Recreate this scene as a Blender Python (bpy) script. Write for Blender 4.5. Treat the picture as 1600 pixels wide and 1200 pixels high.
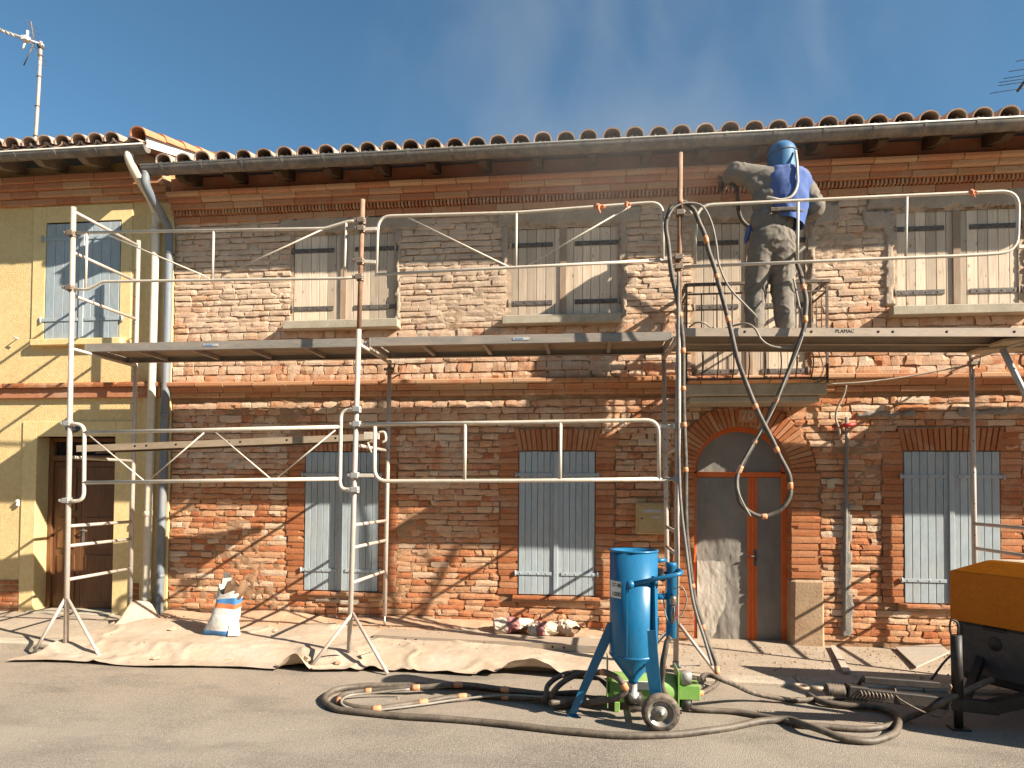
import bpy, bmesh, math, random
import numpy as np
from mathutils import Vector, Matrix, Euler

random.seed(7)
rng = np.random.default_rng(11)
for o in list(bpy.data.objects):
    bpy.data.objects.remove(o, do_unlink=True)
scene = bpy.context.scene
COL = scene.collection
R = math.radians

# ------------------------------------------------------------------ camera
# X runs along the facade to the right, Y goes into the house, Z is up; metres.
cam_d = bpy.data.cameras.new('camera')
cam = bpy.data.objects.new('camera', cam_d)
COL.objects.link(cam)
yaw, pitch, roll = 0.1165, 0.0243, 0.0074
r0 = Vector((math.cos(yaw), math.sin(yaw), 0)); f0 = Vector((-math.sin(yaw), math.cos(yaw), 0)); u0 = Vector((0, 0, 1))
fw = f0 * math.cos(pitch) + u0 * math.sin(pitch); up = u0 * math.cos(pitch) - f0 * math.sin(pitch)
rt = r0 * math.cos(roll) + up * math.sin(roll); up = up * math.cos(roll) - r0 * math.sin(roll)
cam.matrix_world = Matrix(((rt.x, up.x, -fw.x, 5.2031), (rt.y, up.y, -fw.y, -7.2335), (rt.z, up.z, -fw.z, 1.6634), (0, 0, 0, 1)))
cam_d.sensor_width = 36.0
cam_d.lens = 1019.09 / 1600 * 36
cam_d.shift_y = 140.4 / 1600
cam_d.clip_start = 0.05
cam_d.clip_end = 3000
scene.camera = cam

# ------------------------------------------------------------------ sky and sun
to_sun = Vector((2.6, -1.0, 1.66)).normalized()
elev = math.asin(to_sun.z)
azim = math.atan2(to_sun.x, to_sun.y)
world = bpy.data.worlds.new('World'); scene.world = world; world.use_nodes = True
wn = world.node_tree
for n in list(wn.nodes): wn.nodes.remove(n)
sky = wn.nodes.new('ShaderNodeTexSky'); sky.sky_type = 'NISHITA'; sky.sun_disc = False
sky.sun_elevation = elev; sky.sun_rotation = azim
sky.air_density = 1.0; sky.dust_density = 0.6; sky.ozone_density = 1.0; sky.altitude = 150
tint = wn.nodes.new('ShaderNodeMix'); tint.data_type = 'RGBA'; tint.blend_type = 'MULTIPLY'; tint.inputs[0].default_value = 1.0; tint.inputs[7].default_value = (0.69, 1.02, 1.10, 1)
bg = wn.nodes.new('ShaderNodeBackground'); bg.inputs[1].default_value = 0.051
wo = wn.nodes.new('ShaderNodeOutputWorld')
wn.links.new(sky.outputs[0], tint.inputs[6]); wn.links.new(tint.outputs[2], bg.inputs[0]); wn.links.new(bg.outputs[0], wo.inputs[0])
sun_d = bpy.data.lights.new('sun', 'SUN'); sun_d.energy = 5.0; sun_d.angle = R(0.53); sun_d.color = (1.0, 0.92, 0.80)
sun = bpy.data.objects.new('sun', sun_d); COL.objects.link(sun)
sun.rotation_euler = (-to_sun).to_track_quat('-Z', 'Y').to_euler()
sun.location = (20, -10, 15)
scene.view_settings.view_transform = 'Standard'
scene.view_settings.look = 'None'
scene.view_settings.gamma = 1
scene.view_settings.use_curve_mapping = False
scene.view_settings.exposure = 1.40
scene.cycles.max_bounces = 6
scene.cycles.diffuse_bounces = 3
scene.cycles.glossy_bounces = 2

# ------------------------------------------------------------------ helpers
def vnoise(x, y, seed=0):
    xi = np.floor(x).astype(np.int64); yi = np.floor(y).astype(np.int64)
    xf = x - xi; yf = y - yi
    u = xf * xf * (3 - 2 * xf); v = yf * yf * (3 - 2 * yf)
    def h(a, b):
        n = (a * 374761393 + b * 668265263 + seed * 974634779) & 0x7fffffff
        n = ((n ^ (n >> 13)) * 1274126177) & 0x7fffffff
        n = n ^ (n >> 16)
        return (n & 0xffff) / 65535.0
    a = h(xi, yi); b = h(xi + 1, yi); c = h(xi, yi + 1); d = h(xi + 1, yi + 1)
    return (a * (1 - u) + b * u) * (1 - v) + (c * (1 - u) + d * u) * v

def fbm(x, y, oct=4, seed=0):
    s = 0; a = 0.5; t = 0
    for k in range(oct):
        s = s + a * vnoise(x * 2 ** k, y * 2 ** k, seed + k * 17); t += a; a *= 0.5
    return s / t

ORG = {}
def V3(p): return Vector((float(p[0]), float(p[1]), float(p[2])))

class MB:
    """collects vertices and faces of ONE piece"""
    def __init__(s): s.v = []; s.f = []; s.m = []; s.sm = []
    def add(s, vs, fs, mi=0, smooth=False):
        o = len(s.v); s.v += [tuple(map(float, v)) for v in vs]
        for f in fs:
            s.f.append(tuple(i + o for i in f)); s.m.append(mi); s.sm.append(smooth)
        return s
    def box(s, x0, x1, y0, y1, z0, z1, b=0.0, mi=0, M=None, jit=0.0):
        c = Vector(((x0 + x1) / 2, (y0 + y1) / 2, (z0 + z1) / 2)); h = ((x1 - x0) / 2, (y1 - y0) / 2, (z1 - z0) / 2)
        b = min(b, min(h) * 0.45)
        if b <= 0:
            vs = [Vector((sx * h[0], sy * h[1], sz * h[2])) for sx in (-1, 1) for sy in (-1, 1) for sz in (-1, 1)]
            fs = [(0, 1, 3, 2), (4, 6, 7, 5), (0, 4, 5, 1), (2, 3, 7, 6), (0, 2, 6, 4), (1, 5, 7, 3)]
        else:
            vs = []; idx = {}
            for sx in (-1, 1):
                for sy in (-1, 1):
                    for sz in (-1, 1):
                        for ax in range(3):
                            p = [sx * (h[0] - b), sy * (h[1] - b), sz * (h[2] - b)]
                            p[ax] = (sx, sy, sz)[ax] * h[ax]
                            idx[(sx, sy, sz, ax)] = len(vs); vs.append(Vector(p))
            fs = []
            for ax in range(3):
                o1, o2 = [(1, 2), (0, 2), (0, 1)][ax]
                for sg in (-1, 1):
                    q = []
                    for a, bb in ((-1, -1), (1, -1), (1, 1), (-1, 1)):
                        k = [0, 0, 0]; k[ax] = sg; k[o1] = a; k[o2] = bb; q.append(idx[(*k, ax)])
                    if (sg > 0) != (ax == 1): fs.append(tuple(q))
                    else: fs.append(tuple(reversed(q)))
            for ax in range(3):
                o1, o2 = [(1, 2), (0, 2), (0, 1)][ax]
                for a in (-1, 1):
                    for bb in (-1, 1):
                        k0 = [0, 0, 0]; k0[o1] = a; k0[o2] = bb; k1 = list(k0); k0[ax] = -1; k1[ax] = 1
                        fs.append((idx[(*k0, o1)], idx[(*k1, o1)], idx[(*k1, o2)], idx[(*k0, o2)]))
            for sx in (-1, 1):
                for sy in (-1, 1):
                    for sz in (-1, 1):
                        fs.append(tuple(idx[(sx, sy, sz, a)] for a in range(3)))
        if jit:
            for v in vs:
                v += Vector((random.uniform(-jit, jit), random.uniform(-jit, jit), random.uniform(-jit, jit)))
        vs = [(M @ v if M else v) + c for v in vs]
        return s.add(vs, fs, mi)
    def obox(s, a, b, w, h, mi=0, bev=0.0, upv=(0, 0, 1)):
        """bar of rectangular section from a to b"""
        a = V3(a); b = V3(b); d = b - a; L = d.length; d.normalize()
        side = d.cross(Vector(upv))
        if side.length < 1e-4: side = d.cross(Vector((0, 1, 0)))
        side.normalize(); u = side.cross(d).normalized()
        M = Matrix((d, side, u)).transposed()
        t = MB(); t.box(-L / 2, L / 2, -w / 2, w / 2, -h / 2, h / 2, bev)
        c = (a + b) / 2
        return s.add([M @ Vector(v) + c for v in t.v], t.f, mi)
    def tube(s, pts, r, n=8, mi=0, caps=True, closed=False, flat=1.0):
        P = [V3(p) for p in pts]; N = len(P)
        rr = r if hasattr(r, '__len__') else [r] * N
        T = []
        for i in range(N):
            if closed: t = P[(i + 1) % N] - P[i - 1]
            else: t = P[min(i + 1, N - 1)] - P[max(i - 1, 0)]
            T.append(t.normalized() if t.length > 1e-9 else Vector((0, 0, 1)))
        ref = Vector((0, 0, 1)) if abs(T[0].z) < 0.9 else Vector((1, 0, 0))
        nrm = (ref - T[0] * ref.dot(T[0])).normalized()
        vs = []
        for i in range(N):
            nrm = nrm - T[i] * nrm.dot(T[i])
            if nrm.length < 1e-6: nrm = T[i].orthogonal()
            nrm.normalize(); bi = T[i].cross(nrm)
            for k in range(n):
                a = 2 * math.pi * k / n
                vs.append(P[i] + nrm * (math.cos(a) * rr[i]) + bi * (math.sin(a) * rr[i] * flat))
        fs = []
        for i in range(N if closed else N - 1):
            j = (i + 1) % N
            for k in range(n):
                fs.append((i * n + k, i * n + (k + 1) % n, j * n + (k + 1) % n, j * n + k))
        s.add(vs, fs, mi, True)
        if caps and not closed:
            o = len(s.v) - len(vs)
            s.f.append(tuple(o + k for k in reversed(range(n)))); s.m.append(mi); s.sm.append(False)
            s.f.append(tuple(o + (N - 1) * n + k for k in range(n))); s.m.append(mi); s.sm.append(False)
        return s
    def lathe(s, prof, c=(0, 0, 0), axis=(0, 0, 1), n=24, mi=0, smooth=True):
        """prof: (radius, height along the axis)"""
        ax = Vector(axis).normalized(); a1 = ax.orthogonal().normalized(); a2 = ax.cross(a1); c = V3(c)
        vs = [c + ax * h + (a1 * math.cos(2 * math.pi * k / n) + a2 * math.sin(2 * math.pi * k / n)) * r for r, h in prof for k in range(n)]
        fs = []
        for i in range(len(prof) - 1):
            for k in range(n):
                fs.append((i * n + k, i * n + (k + 1) % n, (i + 1) * n + (k + 1) % n, (i + 1) * n + k))
        s.add(vs, fs, mi, smooth)
        return s
    def prism(s, poly, y0, y1, mi=0, M=None):
        """closed polygon (x, z) extruded from y0 to y1"""
        n = len(poly)
        vs = [(x, y0, z) for x, z in poly] + [(x, y1, z) for x, z in poly]
        if M: vs = [M @ Vector(v) for v in vs]
        fs = [tuple(range(n)), tuple(reversed(range(n, 2 * n)))] + [(i, i + n, (i + 1) % n + n, (i + 1) % n) for i in range(n)]
        return s.add(vs, fs, mi)
    def sweepx(s, prof, x0, x1, mi=0, caps=True, smooth=False):
        """closed profile (y, z) run along X"""
        n = len(prof)
        vs = [(x0, y, z) for y, z in prof] + [(x1, y, z) for y, z in prof]
        fs = [(i, (i + 1) % n, (i + 1) % n + n, i + n) for i in range(n)]
        s.add(vs, fs, mi, smooth)
        if caps: s.add(vs, [tuple(reversed(range(n))), tuple(range(n, 2 * n))], mi)
        return s
    def grid(s, P, mi=0, smooth=True, mask=None):
        """P: array (nu, nv, 3)"""
        nu, nv = P.shape[:2]
        fs = [(i * nv + j, (i + 1) * nv + j, (i + 1) * nv + j + 1, i * nv + j + 1) for i in range(nu - 1) for j in range(nv - 1) if mask is None or mask[i, j]]
        return s.add(P.reshape(-1, 3).tolist(), fs, mi, smooth)
    def mesh(s, name, mats, c=(0, 0, 0), fix=True):
        me = bpy.data.meshes.new(name)
        vs = [(x - c[0], y - c[1], z - c[2]) for x, y, z in s.v]
        me.from_pydata(vs, [], s.f)
        if not isinstance(mats, (list, tuple)): mats = [mats]
        for m in mats: me.materials.append(m)
        me.polygons.foreach_set('material_index', s.m)
        me.polygons.foreach_set('use_smooth', s.sm)
        if fix:
            bm = bmesh.new(); bm.from_mesh(me)
            bmesh.ops.recalc_face_normals(bm, faces=bm.faces)
            bm.to_mesh(me); bm.free()
        me.update()
        return me
    def build(s, name, mats, parent=None, c=None, fix=True):
        if c is None: c = ORG[parent.name] if parent else (0, 0, 0)
        return place(name, s.mesh(name, mats, c, fix), c, parent)

def place(name, data, c, parent=None, rot=None, scale=None):
    o = bpy.data.objects.new(name, data); COL.objects.link(o)
    if parent:
        po = ORG[parent.name]; o.parent = parent
        o.location = (c[0] - po[0], c[1] - po[1], c[2] - po[2])
    else: o.location = c
    if rot is not None: o.rotation_euler = rot
    if scale is not None: o.scale = scale
    ORG[o.name] = tuple(c)
    return o

def tag(o, label=None, cat=None, group=None, kind=None):
    if label: o['label'] = label
    if cat: o['category'] = cat
    if group: o['group'] = group
    if kind: o['kind'] = kind
    return o

def thing(name, label, cat, loc=(0, 0, 0), group=None):
    o = place(name, None, loc)
    o.empty_display_size = 0.1
    return tag(o, label, cat, group)

def curve(pts, k=8):
    """smooth path through the points (Catmull-Rom)"""
    P = [V3(p) for p in pts]
    P = [P[0] * 2 - P[1]] + P + [P[-1] * 2 - P[-2]]
    out = []
    for i in range(1, len(P) - 2):
        a, b, c, d = P[i - 1], P[i], P[i + 1], P[i + 2]
        for j in range(k):
            t = j / k
            out.append(0.5 * ((2 * b) + (c - a) * t + (2 * a - 5 * b + 4 * c - d) * t * t + (3 * b - a - 3 * c + d) * t ** 3))
    out.append(P[-2]); return out

def fillet(pts, rad, k=5):
    """polyline with rounded corners"""
    P = [V3(p) for p in pts]; out = [P[0]]
    for i in range(1, len(P) - 1):
        a = (P[i - 1] - P[i]); b = (P[i + 1] - P[i])
        r = min(rad, a.length * 0.49, b.length * 0.49)
        p0 = P[i] + a.normalized() * r; p1 = P[i] + b.normalized() * r
        for j in range(k + 1):
            t = j / k
            out.append(p0 * (1 - t) ** 2 + P[i] * 2 * t * (1 - t) + p1 * t * t)
    out.append(P[-1]); return out

# ------------------------------------------------------------------ materials
def nodes(name):
    m = bpy.data.materials.new(name); m.use_nodes = True
    t = m.node_tree
    for n in list(t.nodes): t.nodes.remove(n)
    out = t.nodes.new('ShaderNodeOutputMaterial'); b = t.nodes.new('ShaderNodeBsdfPrincipled')
    t.links.new(b.outputs[0], out.inputs[0])
    return m, t, b
class NT:
    def __init__(s, t): s.t = t
    def n(s, typ, **kw):
        nd = s.t.nodes.new('ShaderNode' + typ)
        for k, v in kw.items(): setattr(nd, k, v)
        return nd
    def link(s, a, b): s.t.links.new(a, b)
    def pos(s, scale=(1, 1, 1)):
        g = s.n('NewGeometry'); m = s.n('Mapping'); m.inputs['Scale'].default_value = scale
        s.link(g.outputs['Position'], m.inputs[0]); return m.outputs[0]
    def obj(s, scale=(1, 1, 1)):
        g = s.n('TexCoord'); m = s.n('Mapping'); m.inputs['Scale'].default_value = scale
        s.link(g.outputs['Object'], m.inputs[0]); return m.outputs[0]
    def noise(s, vec, scale, detail=4, rough=0.55, dist=0.0):
        n = s.n('TexNoise'); n.inputs['Scale'].default_value = scale; n.inputs['Detail'].default_value = detail
        n.inputs['Roughness'].default_value = rough; n.inputs['Distortion'].default_value = dist
        s.link(vec, n.inputs['Vector']); return n.outputs[0]
    def ramp(s, fac, stops, interp='LINEAR'):
        r = s.n('ValToRGB'); r.color_ramp.interpolation = interp
        el = r.color_ramp.elements
        while len(el) < len(stops): el.new(0.5)
        for e, (p, c) in zip(el, stops):
            e.position = p; e.color = (*c, 1) if hasattr(c, '__len__') else (c, c, c, 1)
        s.link(fac, r.inputs[0]); return r.outputs[0]
    def mix(s, fac, a, b, mode='MIX'):
        m = s.n('Mix', data_type='RGBA', blend_type=mode)
        for k, v in ((0, fac), (6, a), (7, b)):
            if hasattr(v, 'is_output'): s.link(v, m.inputs[k])
            elif hasattr(v, '__len__'): m.inputs[k].default_value = (*v, 1)
            else: m.inputs[k].default_value = v if k == 0 else (v, v, v, 1)
        return m.outputs[2]
    def math(s, op, a, b=0.5, clamp=False):
        m = s.n('Math', operation=op, use_clamp=clamp)
        for k, v in ((0, a), (1, b)):
            if hasattr(v, 'is_output'): s.link(v, m.inputs[k])
            else: m.inputs[k].default_value = v
        return m.outputs[0]
    def bump(s, bs, h, strength=0.5, dist=0.01):
        b = s.n('Bump'); b.inputs['Strength'].default_value = strength; b.inputs['Distance'].default_value = dist
        s.link(h, b.inputs['Height']); s.link(b.outputs[0], bs.inputs['Normal']); return b
    def upness(s):
        g = s.n('NewGeometry'); x = s.n('SeparateXYZ'); s.link(g.outputs['Normal'], x.inputs[0]); return x.outputs[2]

DUST = (0.50, 0.36, 0.24)
def mat(name, col, col2=None, rough=0.6, metal=0.0, scale=6.0, lo=0.35, hi=0.65, bump=0.0, bscale=60.0, dust=0.0, rand=0.0, stretch=(1, 1, 1), spec=0.4, bdist=0.01, world=True):
    m, t, b = nodes(name); N = NT(t)
    p = N.pos(stretch) if world else N.obj(stretch)
    c2 = col2 or tuple(x * 0.72 for x in col)
    base = N.ramp(N.noise(p, scale, 6, 0.6), [(lo, col), (hi, c2)])
    fine = N.noise(p, scale * 9, 3, 0.6)
    base = N.mix(0.35, base, N.ramp(fine, [(0.3, 0.35), (0.7, 0.65)]), 'OVERLAY')
    if rand:
        oi = N.n('ObjectInfo'); hs = N.n('HueSaturation')
        N.link(base, hs.inputs['Color']); N.link(N.math('ADD', N.math('MULTIPLY', oi.outputs['Random'], 2 * rand), 1 - rand), hs.inputs['Value'])
        base = hs.outputs[0]
    if dust:
        up = N.math('MULTIPLY', N.math('ADD', N.upness(), 0.1, True), 0.8)
        f = N.math('ADD', N.ramp(N.noise(p, scale * 2.3, 6, 0.65), [(0.42, 0.0), (0.7, 1.0)]), up, True)
        base = N.mix(N.math('MULTIPLY', f, dust), base, DUST)
    N.link(base, b.inputs['Base Color'])
    b.inputs['Roughness'].default_value = rough; b.inputs['Metallic'].default_value = metal
    b.inputs['Specular IOR Level'].default_value = spec
    if bump: N.bump(b, N.noise(p, bscale, 4, 0.6), bump, bdist)
    return m

def make_brick_mat(name, tones, lime, lime_amt, zred=True, bump=0.7, zup=0.15):
    """fired clay with lime still smeared over it; 'tint' is stored per brick"""
    m, t, b = nodes(name); N = NT(t); p = N.pos()
    at = N.n('Attribute'); at.attribute_name = 'tint'
    base = N.ramp(at.outputs['Fac'], tones)
    fine = N.noise(p, 70, 4, 0.65)
    base = N.mix(0.6, base, N.ramp(fine, [(0.25, 0.30), (0.75, 0.70)]), 'OVERLAY')
    spots = N.ramp(N.noise(p, 26, 5, 0.7), [(0.62, 0.0), (0.72, 1.0)])
    base = N.mix(N.math('MULTIPLY', spots, 0.45), base, (0.20, 0.08, 0.045))
    big = N.noise(p, 1.3, 5, 0.6, 0.6)
    mid = N.noise(p, 9, 5, 0.7)
    k = N.math('ADD', N.math('MULTIPLY', big, 0.75), N.math('MULTIPLY', mid, 0.55))
    if zred:
        g = N.n('NewGeometry'); x = N.n('SeparateXYZ'); N.link(g.outputs['Position'], x.inputs[0])
        zr = N.n('MapRange'); zr.inputs[1].default_value = 0.1; zr.inputs[2].default_value = 2.2; zr.inputs[3].default_value = -0.27; zr.inputs[4].default_value = 0.02
        N.link(x.outputs[2], zr.inputs[0]); k = N.math('ADD', k, zr.outputs[0])
        zu = N.n('MapRange'); zu.inputs[1].default_value = 3.0; zu.inputs[2].default_value = 3.7; zu.inputs[3].default_value = 0.0; zu.inputs[4].default_value = zup
        N.link(x.outputs[2], zu.inputs[0]); k = N.math('ADD', k, zu.outputs[0])
        xr = N.n('MapRange'); xr.inputs[1].default_value = 6.0; xr.inputs[2].default_value = 8.0; xr.inputs[3].default_value = 0.0; xr.inputs[4].default_value = -0.05
        N.link(x.outputs[0], xr.inputs[0]); k = N.math('ADD', k, xr.outputs[0])
    f = N.ramp(k, [(0.60 - lime_amt, 0.0), (0.82 - lime_amt, 1.0)])
    limec = N.mix(N.ramp(N.noise(p, 5, 4), [(0.35, 0.0), (0.65, 1.0)]), lime, tuple(x * 0.78 for x in lime))
    limec = N.mix(0.5, limec, N.ramp(fine, [(0.25, 0.34), (0.75, 0.66)]), 'OVERLAY')
    base = N.mix(N.math('MULTIPLY', f, 0.88), base, limec)
    N.link(base, b.inputs['Base Color'])
    b.inputs['Roughness'].default_value = 0.92; b.inputs['Specular IOR Level'].default_value = 0.15
    h = N.math('ADD', N.noise(p, 45, 6, 0.7), N.math('MULTIPLY', N.noise(p, 160, 3, 0.6), 0.4))
    N.bump(b, h, bump, 0.012)
    return m

M = {}
M['brick'] = make_brick_mat('old_brick', [(0.0, (0.36, 0.115, 0.045)), (0.35, (0.48, 0.19, 0.085)), (0.6, (0.52, 0.27, 0.14)), (0.8, (0.56, 0.345, 0.205)), (1.0, (0.63, 0.46, 0.32))], (0.66, 0.49, 0.345), 0.02)
M['mortar'] = make_brick_mat('lime_mortar', [(0.0, (0.27, 0.145, 0.075)), (1.0, (0.40, 0.25, 0.145))], (0.56, 0.41, 0.28), -0.07, zup=0.24)
M['quoin'] = make_brick_mat('cut_brick', [(0.0, (0.34, 0.115, 0.046)), (0.5, (0.40, 0.15, 0.062)), (1.0, (0.44, 0.205, 0.10))], (0.48, 0.34, 0.23), -0.07, False, 0.35)
M['cornice'] = make_brick_mat('moulded_brick', [(0.0, (0.40, 0.16, 0.08)), (0.5, (0.46, 0.22, 0.11)), (1.0, (0.50, 0.30, 0.17))], (0.48, 0.37, 0.25), -0.08, False, 0.3)
M['cement'] = mat('old_cement', (0.43, 0.34, 0.255), (0.35, 0.265, 0.19), 0.95, scale=5, bump=0.7, bscale=60, spec=0.1)
M['stone'] = mat('sill_stone', (0.42, 0.36, 0.27), (0.34, 0.29, 0.21), 0.9, scale=7, bump=0.3, bscale=90, spec=0.1)
M['plinth'] = mat('rendered_plinth', (0.40, 0.275, 0.17), (0.30, 0.19, 0.115), 0.95, scale=4, bump=0.5, bscale=40, spec=0.1)
M['roughcast'] = mat('yellow_roughcast', (0.71, 0.52, 0.25), (0.66, 0.475, 0.22), 0.95, scale=2.0, bump=1.0, bscale=75, spec=0.1, bdist=0.012)
M['smooth_yellow'] = mat('smooth_yellow_render', (0.72, 0.54, 0.26), (0.67, 0.49, 0.23), 0.9, scale=2.5, bump=0.12, bscale=120, spec=0.1)
M['cream'] = mat('cream_pipe', (0.66, 0.57, 0.44), (0.60, 0.51, 0.38), 0.5, scale=3, dust=0.2)
M['zinc'] = mat('weathered_zinc', (0.15, 0.135, 0.118), (0.11, 0.10, 0.088), 0.65, 0.1, scale=4, dust=0.35, stretch=(1, 1, 0.4))
M['rim_highlight'] = mat('painted_rim_highlight', (0.62, 0.58, 0.50), (0.5, 0.47, 0.40), 0.5, 0.2, scale=6)  # pale colour paints a highlight line along the gutter bead
M['zinc_pipe'] = mat('zinc_pipe', (0.165, 0.185, 0.205), (0.13, 0.15, 0.17), 0.6, 0.05, scale=4, dust=0.18, stretch=(1, 1, 0.3))
M['grey_timber'] = mat('grey_timber', (0.26, 0.20, 0.14), (0.19, 0.145, 0.10), 0.9, scale=6, stretch=(6, 1, 1), bump=0.3, spec=0.1)
M['chase'] = mat('grey_chase_cement', (0.20, 0.18, 0.155), (0.30, 0.25, 0.195), 0.95, scale=7, bump=0.8, bscale=50, spec=0.1)
M['tile'] = mat('clay_tile', (0.40, 0.235, 0.165), (0.48, 0.35, 0.27), 0.9, scale=5, bump=0.3, bscale=60, dust=0.35, rand=0.25, spec=0.15)
M['tile_new'] = mat('orange_tile', (0.55, 0.24, 0.12), (0.48, 0.20, 0.10), 0.85, scale=5, bump=0.2, bscale=60, rand=0.12, spec=0.2)
M['timber_dark'] = mat('dark_timber', (0.115, 0.07, 0.04), (0.07, 0.045, 0.03), 0.9, scale=6, stretch=(6, 1, 1), bump=0.4, spec=0.1)
M['soffit'] = mat('soffit_boards', (0.28, 0.15, 0.085), (0.20, 0.10, 0.055), 0.9, scale=4, stretch=(1, 6, 1), bump=0.3, spec=0.1)
def wood_mat(name, a, b_, c_):
    m, t, bs = nodes(name); N = NT(t)
    oi = N.n('ObjectInfo'); g = N.n('NewGeometry'); ad = N.n('VectorMath', operation='ADD')
    cmb = N.n('CombineXYZ'); N.link(N.math('MULTIPLY', oi.outputs['Random'], 37.0), cmb.inputs[2]); N.link(g.outputs['Position'], ad.inputs[0]); N.link(cmb.outputs[0], ad.inputs[1])
    mp = N.n('Mapping'); mp.inputs['Scale'].default_value = (1, 1, 0.045); N.link(ad.outputs[0], mp.inputs[0]); v = mp.outputs[0]
    grain = N.noise(v, 75, 4, 0.6, 0.4)
    base = N.ramp(grain, [(0.30, a), (0.55, b_), (0.75, c_)])
    mp2 = N.n('Mapping'); mp2.inputs['Scale'].default_value = (1, 1, 0.55); N.link(ad.outputs[0], mp2.inputs[0])
    vo = N.n('TexVoronoi'); vo.inputs['Scale'].default_value = 11; N.link(mp2.outputs[0], vo.inputs['Vector'])
    kn = N.ramp(vo.outputs['Distance'], [(0.07, 1.0), (0.16, 0.0)])
    base = N.mix(N.math('MULTIPLY', kn, 0.65), base, tuple(x * 0.35 for x in c_))
    base = N.mix(N.ramp(N.noise(N.pos(), 3.0, 5), [(0.4, 0.0), (0.75, 0.6)]), base, (0.45, 0.37, 0.28))
    hs = N.n('HueSaturation'); N.link(base, hs.inputs['Color']); N.link(N.math('ADD', N.math('MULTIPLY', oi.outputs['Random'], 0.50), 0.74), hs.inputs['Value'])
    N.link(hs.outputs[0], bs.inputs['Base Color']); bs.inputs['Roughness'].default_value = 0.85; bs.inputs['Specular IOR Level'].default_value = 0.15
    N.bump(bs, grain, 0.3, 0.004)
    return m
M['planks'] = wood_mat('weathered_planks', (0.70, 0.57, 0.425), (0.61, 0.47, 0.335), (0.45, 0.315, 0.205))
M['plank_cover'] = wood_mat('brown_cover_strip', (0.40, 0.29, 0.20), (0.33, 0.22, 0.14), (0.24, 0.14, 0.08))
M['iron'] = mat('dark_iron', (0.10, 0.095, 0.09), (0.06, 0.055, 0.05), 0.75, 0.2, scale=14, dust=0.3)
M['wrought'] = mat('wrought_iron', (0.05, 0.04, 0.035), (0.09, 0.06, 0.045), 0.7, 0.2, scale=20, dust=0.3)
M['blue_paint'] = mat('blue_grey_paint', (0.325, 0.375, 0.39), (0.295, 0.342, 0.356), 0.6, scale=3, rand=0.07, dust=0.16, bump=0.1, bscale=80, stretch=(1, 1, 0.3))
M['brown_door'] = mat('varnished_door', (0.175, 0.075, 0.028), (0.115, 0.046, 0.018), 0.45, scale=9, stretch=(5, 5, 0.4), bump=0.1, rand=0.1)
M['dark'] = mat('dark_opening', (0.02, 0.016, 0.014), None, 0.9)
M['orange_door'] = mat('orange_primer', (0.66, 0.145, 0.032), (0.58, 0.12, 0.028), 0.6, scale=5, dust=0.04, spec=0.2)
M['asphalt'] = None
M['white_paint'] = mat('white_paint', (0.72, 0.70, 0.66), (0.6, 0.57, 0.5), 0.6, scale=9, dust=0.2)
M['number_grey'] = mat('number_paint', (0.45, 0.42, 0.38), None, 0.7)
M['enamel'] = mat('dark_enamel', (0.035, 0.06, 0.085), None, 0.35)
M['post'] = mat('dusty_galvanised', (0.52, 0.45, 0.38), (0.42, 0.38, 0.34), 0.6, 0.25, scale=7, dust=0.55, lo=0.3, hi=0.6, bump=0.2, bscale=90)
M['galv'] = mat('galvanised', (0.42, 0.42, 0.40), (0.33, 0.33, 0.32), 0.5, 0.45, scale=9, dust=0.3)
M['rail'] = mat('pale_dusty_rail', (0.60, 0.54, 0.45), (0.50, 0.45, 0.36), 0.6, 0.15, scale=8, dust=0.4, bump=0.15, bscale=90)
M['rust'] = mat('rusty_tube', (0.26, 0.135, 0.075), (0.20, 0.095, 0.05), 0.8, 0.1, scale=9, dust=0.3, bump=0.2, bscale=80)
M['clamp'] = mat('clamp_steel', (0.15, 0.12, 0.10), (0.22, 0.16, 0.11), 0.6, 0.4, scale=20, dust=0.3)
M['alu'] = mat('dusty_aluminium', (0.29, 0.262, 0.225), (0.24, 0.21, 0.175), 0.55, 0.3, scale=6, dust=0.5, stretch=(0.3, 1, 1))
M['ply'] = mat('plywood_deck', (0.20, 0.145, 0.10), (0.26, 0.19, 0.13), 0.85, scale=5, dust=0.3, stretch=(0.3, 1, 1))
M['plank_dark'] = mat('brown_steel_plank', (0.30, 0.225, 0.155), (0.24, 0.18, 0.12), 0.7, 0.1, scale=6, dust=0.2, stretch=(0.3, 1, 1))
M['warm_bounce_render'] = mat('warm_bounce_render', (0.66, 0.47, 0.29), (0.58, 0.40, 0.25), 0.95, scale=1.5, bump=0.3, spec=0.1)  # for the added terrace, cream so that it bounces warm light
M['steel_plank'] = mat('steel_plank', (0.37, 0.305, 0.24), (0.31, 0.25, 0.19), 0.6, 0.25, scale=6, dust=0.5, stretch=(0.3, 1, 1))
M['hole'] = mat('punched_hole', (0.012, 0.010, 0.009), None, 0.9)
M['blaster_blue'] = mat('blue_enamel', (0.003, 0.125, 0.255), (0.003, 0.112, 0.235), 0.33, scale=5, dust=0.03, spec=0.45, stretch=(3, 3, 0.7))
M['green'] = mat('green_enamel', (0.13, 0.30, 0.045), (0.16, 0.33, 0.07), 0.5, scale=8, dust=0.22)
M['rubber'] = mat('black_rubber', (0.022, 0.02, 0.018), (0.045, 0.038, 0.032), 0.75, scale=12, dust=0.30)
M['hose'] = mat('dusty_hose', (0.040, 0.034, 0.027), (0.095, 0.078, 0.060), 0.6, scale=10, dust=0.16, lo=0.4, hi=0.7)
M['air_hose'] = mat('grey_air_hose', (0.24, 0.22, 0.19), (0.16, 0.145, 0.12), 0.55, scale=12, dust=0.2)
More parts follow.
